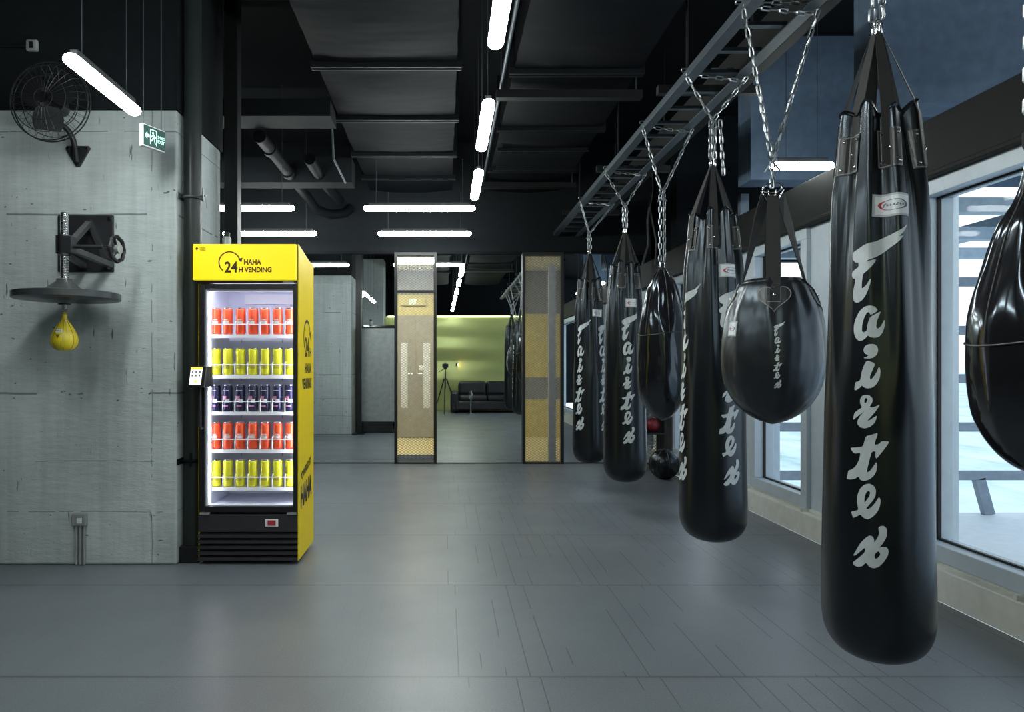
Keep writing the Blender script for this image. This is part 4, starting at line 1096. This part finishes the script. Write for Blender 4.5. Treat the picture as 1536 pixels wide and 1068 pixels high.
# swivel and speed bag
sb = thing('speed_bag', 'small yellow teardrop speed bag hanging under the round platform', 'speed bag', (-2.10, 4.2 + RY, 1.275))
top = .235
MB().lathe([(.032, .256), (.032, .262)], 20).build('swivel_plate', 'steel_black', sb, True)
q = MB().lathe([(.007, .225), (.011, .235), (.011, .256)], 12); q.build('swivel_body', 'grey_box', sb, True)
MB().tube([(.018 * math.cos(a), 0, .226 + .006 * math.sin(a)) for a in [2 * PI * k / 20 for k in range(20)]], .0035, 8, closed=True).build('swivel_ring', 'chrome', sb, True)
pf = [(.001, 0), (.03, .002), (.052, .014), (.067, .036), (.0715, .058), (.067, .085), (.053, .115), (.035, .145), (.018, .170), (.012, .185), (.014, .2), (.003, .215)]
MB().lathe(pf, 40).build('bag_leather', 'yellow_leather', sb, True)
def r_at(z):
    for (r0, z0), (r1, z1) in zip(pf, pf[1:]):
        if z0 <= z <= z1: return r0 + (r1 - r0) * (z - z0) / (z1 - z0)
    return 0
for k in range(8):
    a = 2 * PI * k / 8 + PI / 8
    MB().tube([((r_at(z) + .0008) * math.sin(a), -(r_at(z) + .0008) * math.cos(a), z) for z in [.004 + .17 * i / 24 for i in range(25)]], .0012, 5).build('panel_seam', 'seam_dark', sb)
q = MB()
for z0, z1, w_ in ((.10, .118, .036),):
    q.add([(s_ * w_ / 2, -math.sqrt(max(0, (r_at(z) + .002) ** 2 - (w_ / 2 * abs(s_)) ** 2)) - .001, z) for z in (z0, (z0 + z1) / 2, z1) for s_ in (-1, -.5, 0, .5, 1)], [(j * 5 + i, j * 5 + i + 1, j * 5 + i + 6, j * 5 + i + 5) for j in range(2) for i in range(4)])
sblab = q.build('speed_bag_label', 'label', sb)
q = MB(); q.add([(-.012, -r_at(.09) - .0025, .090), (.012, -r_at(.09) - .0025, .090), (.0, -r_at(.07) - .0025, .066), (-.006, -r_at(.085) - .003, .086), (.006, -r_at(.085) - .003, .086), (0, -r_at(.075) - .003, .074)], [(0, 1, 2)])
q.build('triangle_mark', 'seam_dark', sb)
q = MB(); vs, fs = text_verts('TITLE', .028, .008, .02); q.add([(x - .014, -r_at(.109) - .0045, .105 + y) for x, y in vs], fs); q.build('label_print', 'navy_print', sblab)
q = MB()
for i in range(9): z = .10 + i * .0085; a = .75; q.ball(((r_at(z) + .002) * math.sin(a), -(r_at(z) + .002) * math.cos(a), z), .003, (1, 1, 1), 6, 4)
q.build('lacing', 'label', sb)

# ------------------------------------------------------------------ WALL FAN
fn = thing('wall_fan', 'dark wire cage wall fan on a curved arm above the speed bag bracket', 'fan', (-2.20, 4.2, 2.45))
q = MB(); q.prism([(-.075, .045), (-.065, .06), (.065, .06), (.075, .045), (.012, -.065), (-.012, -.065)], -.012, 0, 'xz'); q.build('mount_plate', 'plate', fn, bevel=.003)
for x, z in ((-.055, .045), (.055, .045), (0, -.045)): MB().lathe([(.008, -.018), (.008, -.012)], 10, (x, 0, z), 'y').build('bolt', 'chrome', fn)
MB().tube([(0, -.02, -.04), (0, -.04, .03), (.0, -.06, .08), (-.02, -.08, .13), (-.05, -.10, .16), (-.06, -.13, .20), (-.03, -.19, .22)], .016, 12).build('curved_arm', 'steel_black', fn, True)
fc = Vector((.02, -.30, .20)); MB().tube([fc + Vector((0, .10, 0)), fc + Vector((0, .05, 0)), fc + Vector((0, -.0, 0))], [.035, .055, .05], 20).build('motor_housing', 'steel_black', fn, True)
cg = MB(); R_ = .215
for yy_, rr in ((-.09, .05), (-.085, .12), (-.07, .18), (-.03, R_), (.0, R_), (.03, .18), (.045, .12)):
    cg.tube([fc + Vector((rr * math.cos(a), yy_ - .02, rr * math.sin(a))) for a in [2 * PI * k / 40 for k in range(40)]], .0022 if rr < R_ else .0035, 5, closed=True)
for k in range(30):
    a = 2 * PI * k / 30; d = Vector((math.cos(a), 0, math.sin(a)))
    cg.tube([fc + d * rr + Vector((0, y_, 0)) for rr, y_ in ((.03, -.11), (.12, -.105), (.18, -.09), (R_, -.05), (R_, -.02), (.18, .01), (.10, .028))], .0011, 4)
cg.build('wire_cage', 'steel_black', fn, True)
for k in range(3):
    a = 2 * PI * k / 3 + .5; bl = MB(); vs = []
    for i in range(7):
        rr = .035 + .14 * i / 6; wv = .035 + .05 * math.sin(i / 6 * PI * .8)
        for s_ in (-1, 1): aa = a + s_ * wv / max(rr, .06); vs.append(fc + Vector((rr * math.cos(aa), -.055 + s_ * .016, rr * math.sin(aa))))
    n0 = len(vs); vs += [p + Vector((0, .002, 0)) for p in vs]
    fs = [(2 * i, 2 * i + 1, 2 * i + 3, 2 * i + 2) for i in range(6)] + [(n0 + 2 * i + 2, n0 + 2 * i + 3, n0 + 2 * i + 1, n0 + 2 * i) for i in range(6)]
    bl.add(vs, fs); bl.build('fan_blade', 'steel_black', fn, True)
# small box
jb = thing('junction_box', 'small pale conduit box near the top left picture corner', 'junction box', (-2.46, 4.185, 3.10))
MB().box(-.035, .035, -.03, .0, -.035, .035).build('box_body', 'grey_box', jb, bevel=.012); MB().box(-.012, .012, -.032, -.029, -.02, .018).build('box_socket', 'steel_black', jb)
MB().tube([(-.9, -.01, .0), (-.035, -.01, 0)], .008, 8).build('conduit', 'steel_black', jb)
# socket with conduits at the column base
so = thing('wall_socket', 'galvanised wall socket box with three conduits at the column foot', 'socket', (-2.185, 4.2, .275))
MB().box(-.042, .042, -.035, 0, -.036, .036).build('socket_box', 'grey_box', so, bevel=.005)
MB().box(-.006, .022, -.04, -.035, -.018, .012).build('socket_insert', 'frost', so)
for x in (-.022, .002, .024): MB().tube([(x, -.014, -.27), (x, -.014, -.036)], .009, 10).build('conduit', 'grey_box', so, True)

# ------------------------------------------------------------------ EXIT SIGN (hanging)
es = thing('hanging_exit_sign', 'green lit exit sign hanging in front of the concrete column', 'sign', (-1.638, 3.94, 2.475), math.radians(66))
MB().box(-.10, .10, -.0, .030, -.065, .065).build('sign_case', 'white_plastic', es, bevel=.003)
MB().box(-.095, .095, -.003, -.0005, -.058, .058).build('sign_face', 'sign_green', es)
q = MB()
def poly(pts): q.add([(x, -.0045, z) for x, z in pts], [tuple(range(len(pts)))])
poly([(-.088, .0), (-.068, .022), (-.068, .009), (-.048, .009), (-.048, -.009), (-.068, -.009), (-.068, -.022)])
for x0, x1, z0, z1 in ((-.042, -.036, -.045, .045), (.012, .018, -.045, .045), (-.042, .018, .040, .045)): poly([(x0, z0), (x1, z0), (x1, z1), (x0, z1)])
poly([(-.016 + .008 * math.cos(2 * PI * k / 12), .024 + .008 * math.sin(2 * PI * k / 12)) for k in range(12)])
poly([(-.022, .014), (-.004, .014), (.0, -.008), (-.016, -.012)]); poly([(-.034, .002), (-.02, .012), (-.018, .006), (-.03, -.004)]); poly([(-.004, .013), (.014, .0), (.012, -.005), (-.006, .005)])
poly([(-.016, -.008), (-.026, -.026), (-.036, -.028), (-.036, -.022), (-.03, -.02), (-.022, -.006)]); poly([(-.008, -.010), (.0, -.01), (.006, -.038), (.0, -.038)])
for s_, z0, z1 in (('\u5b89\u5168\u51fa\u53e3', .003, .022), ('EXIT', -.024, -.004)):
    vs, fs = text_verts(s_, .062, z1 - z0, .01); q.add([(.026 + x, -.0045, z0 + y) for x, y in vs], fs)
q.build('sign_symbols', 'sign_mark', es)
es.scale = (.8, 1, .95)
for x in (-.08, .08): MB().tube([(x, .015, .065), (x, .015, 3.9 - 2.46)], .003, 6).build('suspension_wire', 'steel_rail', es)

# ------------------------------------------------------------------ THINGS BEHIND THE CAMERA (seen in the mirror)
so = thing('sofa', 'black leather two seat sofa in front of the green wall, seen in the mirror', 'sofa', (1.05, -1.2, 0))
MB().box(-.82, .82, .04, .86, .08, .30).build('sofa_base', 'sofa', so, bevel=.03)
for x in (-.92, .72): MB().box(x, x + .20, .0, .90, .05, .53).build('armrest', 'sofa', so, bevel=.05)
MB().box(-.72, .72, .0, .20, .28, .70).build('backrest', 'sofa', so, bevel=.04)
for x in (-.71, .01):
    MB().box(x, x + .70, .22, .88, .30, .44).build('seat_cushion', 'sofa', so, bevel=.05); MB().box(x, x + .70, .14, .36, .44, .78).build('back_cushion', 'sofa', so, bevel=.06)
for x in (-.86, .80):
    for y in (.06, .80): MB().box(x, x + .05, y, y + .05, 0, .08).build('leg', 'steel_black', so)
tb = thing('side_table', 'low glass topped table before the sofa, seen in the mirror', 'table', (.62, -.02, 0))
MB().lathe([(.22, .36), (.22, .372)], 32).build('table_top', 'glass', tb, True); MB().lathe([(.12, 0), (.12, .012), (.014, .02), (.014, .358), (.08, .36)], 20).build('table_leg', 'chrome', tb, True)
tag(MB().lathe([(.035, 0), (.045, .05), (.045, .12), (.03, .15), (.02, .2)], 20).build('water_jug', glass_mat('pale_jug_glass', (.85, .9, .9), .3), None, True, loc=(.62, -.02, .373)), 'clear glass jug on the low table, seen in the mirror', 'jug')
tr_ = thing('camera_tripod', 'black camera tripod standing at the viewpoint, seen in the mirror', 'tripod', (0, -.16, 0))
MB().tube([(0, 0, .62), (0, 0, 1.10)], .016, 10).build('centre_column', 'steel_black', tr_, True)
for a in (95, 210, 345):
    a = math.radians(a); MB().tube([(.03 * math.cos(a), .03 * math.sin(a), .86), (.17 * math.cos(a), .17 * math.sin(a), .45), (.32 * math.cos(a), .32 * math.sin(a), .01)], [.016, .013, .009], 8).build('leg', 'steel_black', tr_, True)
MB().box(-.04, .04, -.05, .05, 1.09, 1.125).build('tripod_head', 'steel_black', tr_, bevel=.006)
MB().tube([(-.02, -.04, 1.10), (-.16, -.16, 1.02)], .009, 8).build('pan_handle', 'steel_black', tr_, True)
cam_ = thing('photo_camera', 'black photo camera on the tripod, seen in the mirror', 'camera', (0, -.16, 1.126))
MB().box(-.075, .075, -.04, .04, 0, .10).build('camera_body', 'rubber', cam_, bevel=.012); MB().lathe([(.034, .04), (.036, .06), (.038, .11), (.034, .125)], 24, (0, 0, .068), 'y').build('camera_lens', 'steel_black', cam_, True)
MB().box(-.03, .03, -.03, .03, .10, .13).build('viewfinder', 'rubber', cam_, bevel=.006)
wl = thing('added_wall_lamp', 'small added warm lamp on the green wall, seen in the mirror', 'lamp', (.30, -1.29, 1.20))  # added lamp, put in to throw the warm streak along the green wall
MB().box(-.03, .03, 0, .05, -.035, .035).build('lamp_body', 'steel_black', wl, bevel=.006); MB().box(.031, .036, .008, .045, -.022, .022).build('lamp_bulb', 'added_warm_lamp', wl)

# ------------------------------------------------------------------ FAR RIGHT CORNER
bl = thing('medicine_ball', 'black leather ball on the floor behind the second long bag', 'ball', (2.30, 7.35, 0))
MB().ball((0, 0, .158), .16, (1, 1, .98), 32, 20).build('ball_skin', 'vinyl', bl, True)
q = MB()
for k in range(4):
    a = PI * k / 4; q.tube([((.1605) * math.cos(a) * math.cos(t), .1605 * math.sin(a) * math.cos(t), .158 + .1575 * math.sin(t)) for t in [2 * PI * i / 40 for i in range(40)]], .0022, 5, closed=True)
q.build('ball_seam', 'patch', bl, True)
rk = thing('storage_rack', 'small steel rack with a mesh back beside the black ball', 'rack', (2.27, 7.95, 0))
q = MB(); q.box(-.2, -.17, -.15, .15, 0, 1.25); q.box(.17, .2, -.15, .15, 0, 1.25); q.box(-.17, .17, -.15, .15, 1.22, 1.25); q.build('rack_frame', 'steel_black', rk)
for z in (.42, .74): MB().box(-.17, .17, -.15, .13, z, z + .02).build('rack_shelf', 'steel_black', rk)
q = MB(); lattice(q, -.17, .17, .02, 1.22, .14, .03, 40, .006); q.build('mesh_back', 'frost', rk)
tag(MB().ball((0, 0, .085), .085, (1, 1, 1), 20, 12).build('orange_ball', 'orange', None, True, loc=(2.33, 7.90, .76)), 'small orange ball on the upper shelf of the steel rack', 'ball')
tag(MB().ball((0, 0, .08), .08, (1.1, .9, 1), 20, 12).build('boxing_glove_pad', 'dark_red', None, True, loc=(2.34, 7.90, .44)), 'dark red padded ball on the lower shelf of the steel rack', 'ball')
tag(MB().tube([(-.09, 0, 0), (-.06, 0, 0), (-.059, 0, 0), (.059, 0, 0), (.06, 0, 0), (.09, 0, 0)], [.04, .04, .014, .014, .04, .04], 16).build('dumbbell', 'rubber', None, True, loc=(2.20, 7.90, .80)), 'black dumbbell left of the orange ball on the rack', 'dumbbell')

# ------------------------------------------------------------------ LIGHT, WORLD, CAMERA
w = bpy.data.worlds.new('world'); sc.world = w; w.use_nodes = True; nt = w.node_tree
bg = nt.nodes['Background']; tc = nt.nodes.new('ShaderNodeTexCoord'); sp_ = nt.nodes.new('ShaderNodeSeparateXYZ')
nt.links.new(tc.outputs['Generated'], sp_.inputs[0])
nt.links.new(ramp(nt, sp_.outputs[2], [(.0, (.86, .95, 1.0)), (.25, (.80, .91, 1.0)), (.8, (.50, .68, .92))]), bg.inputs[0]); bg.inputs[1].default_value = 1.15

cam = bpy.data.cameras.new('camera'); co = bpy.data.objects.new('camera', cam); COL.objects.link(co)
co.location = (0, 0, 1.2); co.rotation_euler = (PI / 2, 0, 0)
cam.sensor_width = 36; cam.lens = 36 * 1050 / 1536; cam.shift_x = 100 / 1536; cam.shift_y = 13 / 1536; cam.clip_start = .02; cam.clip_end = 1000
sc.camera = co
sc.view_settings.view_transform = 'Standard'; sc.view_settings.look = 'None'; sc.view_settings.exposure = .56; sc.view_settings.gamma = 1; sc.view_settings.use_curve_mapping = False
cy_ = sc.cycles; cy_.use_denoising = True; cy_.max_bounces = 9; cy_.diffuse_bounces = 4; cy_.glossy_bounces = 5; cy_.transparent_max_bounces = 16; cy_.sample_clamp_indirect = 4; cy_.caustics_reflective = False; cy_.caustics_refractive = False
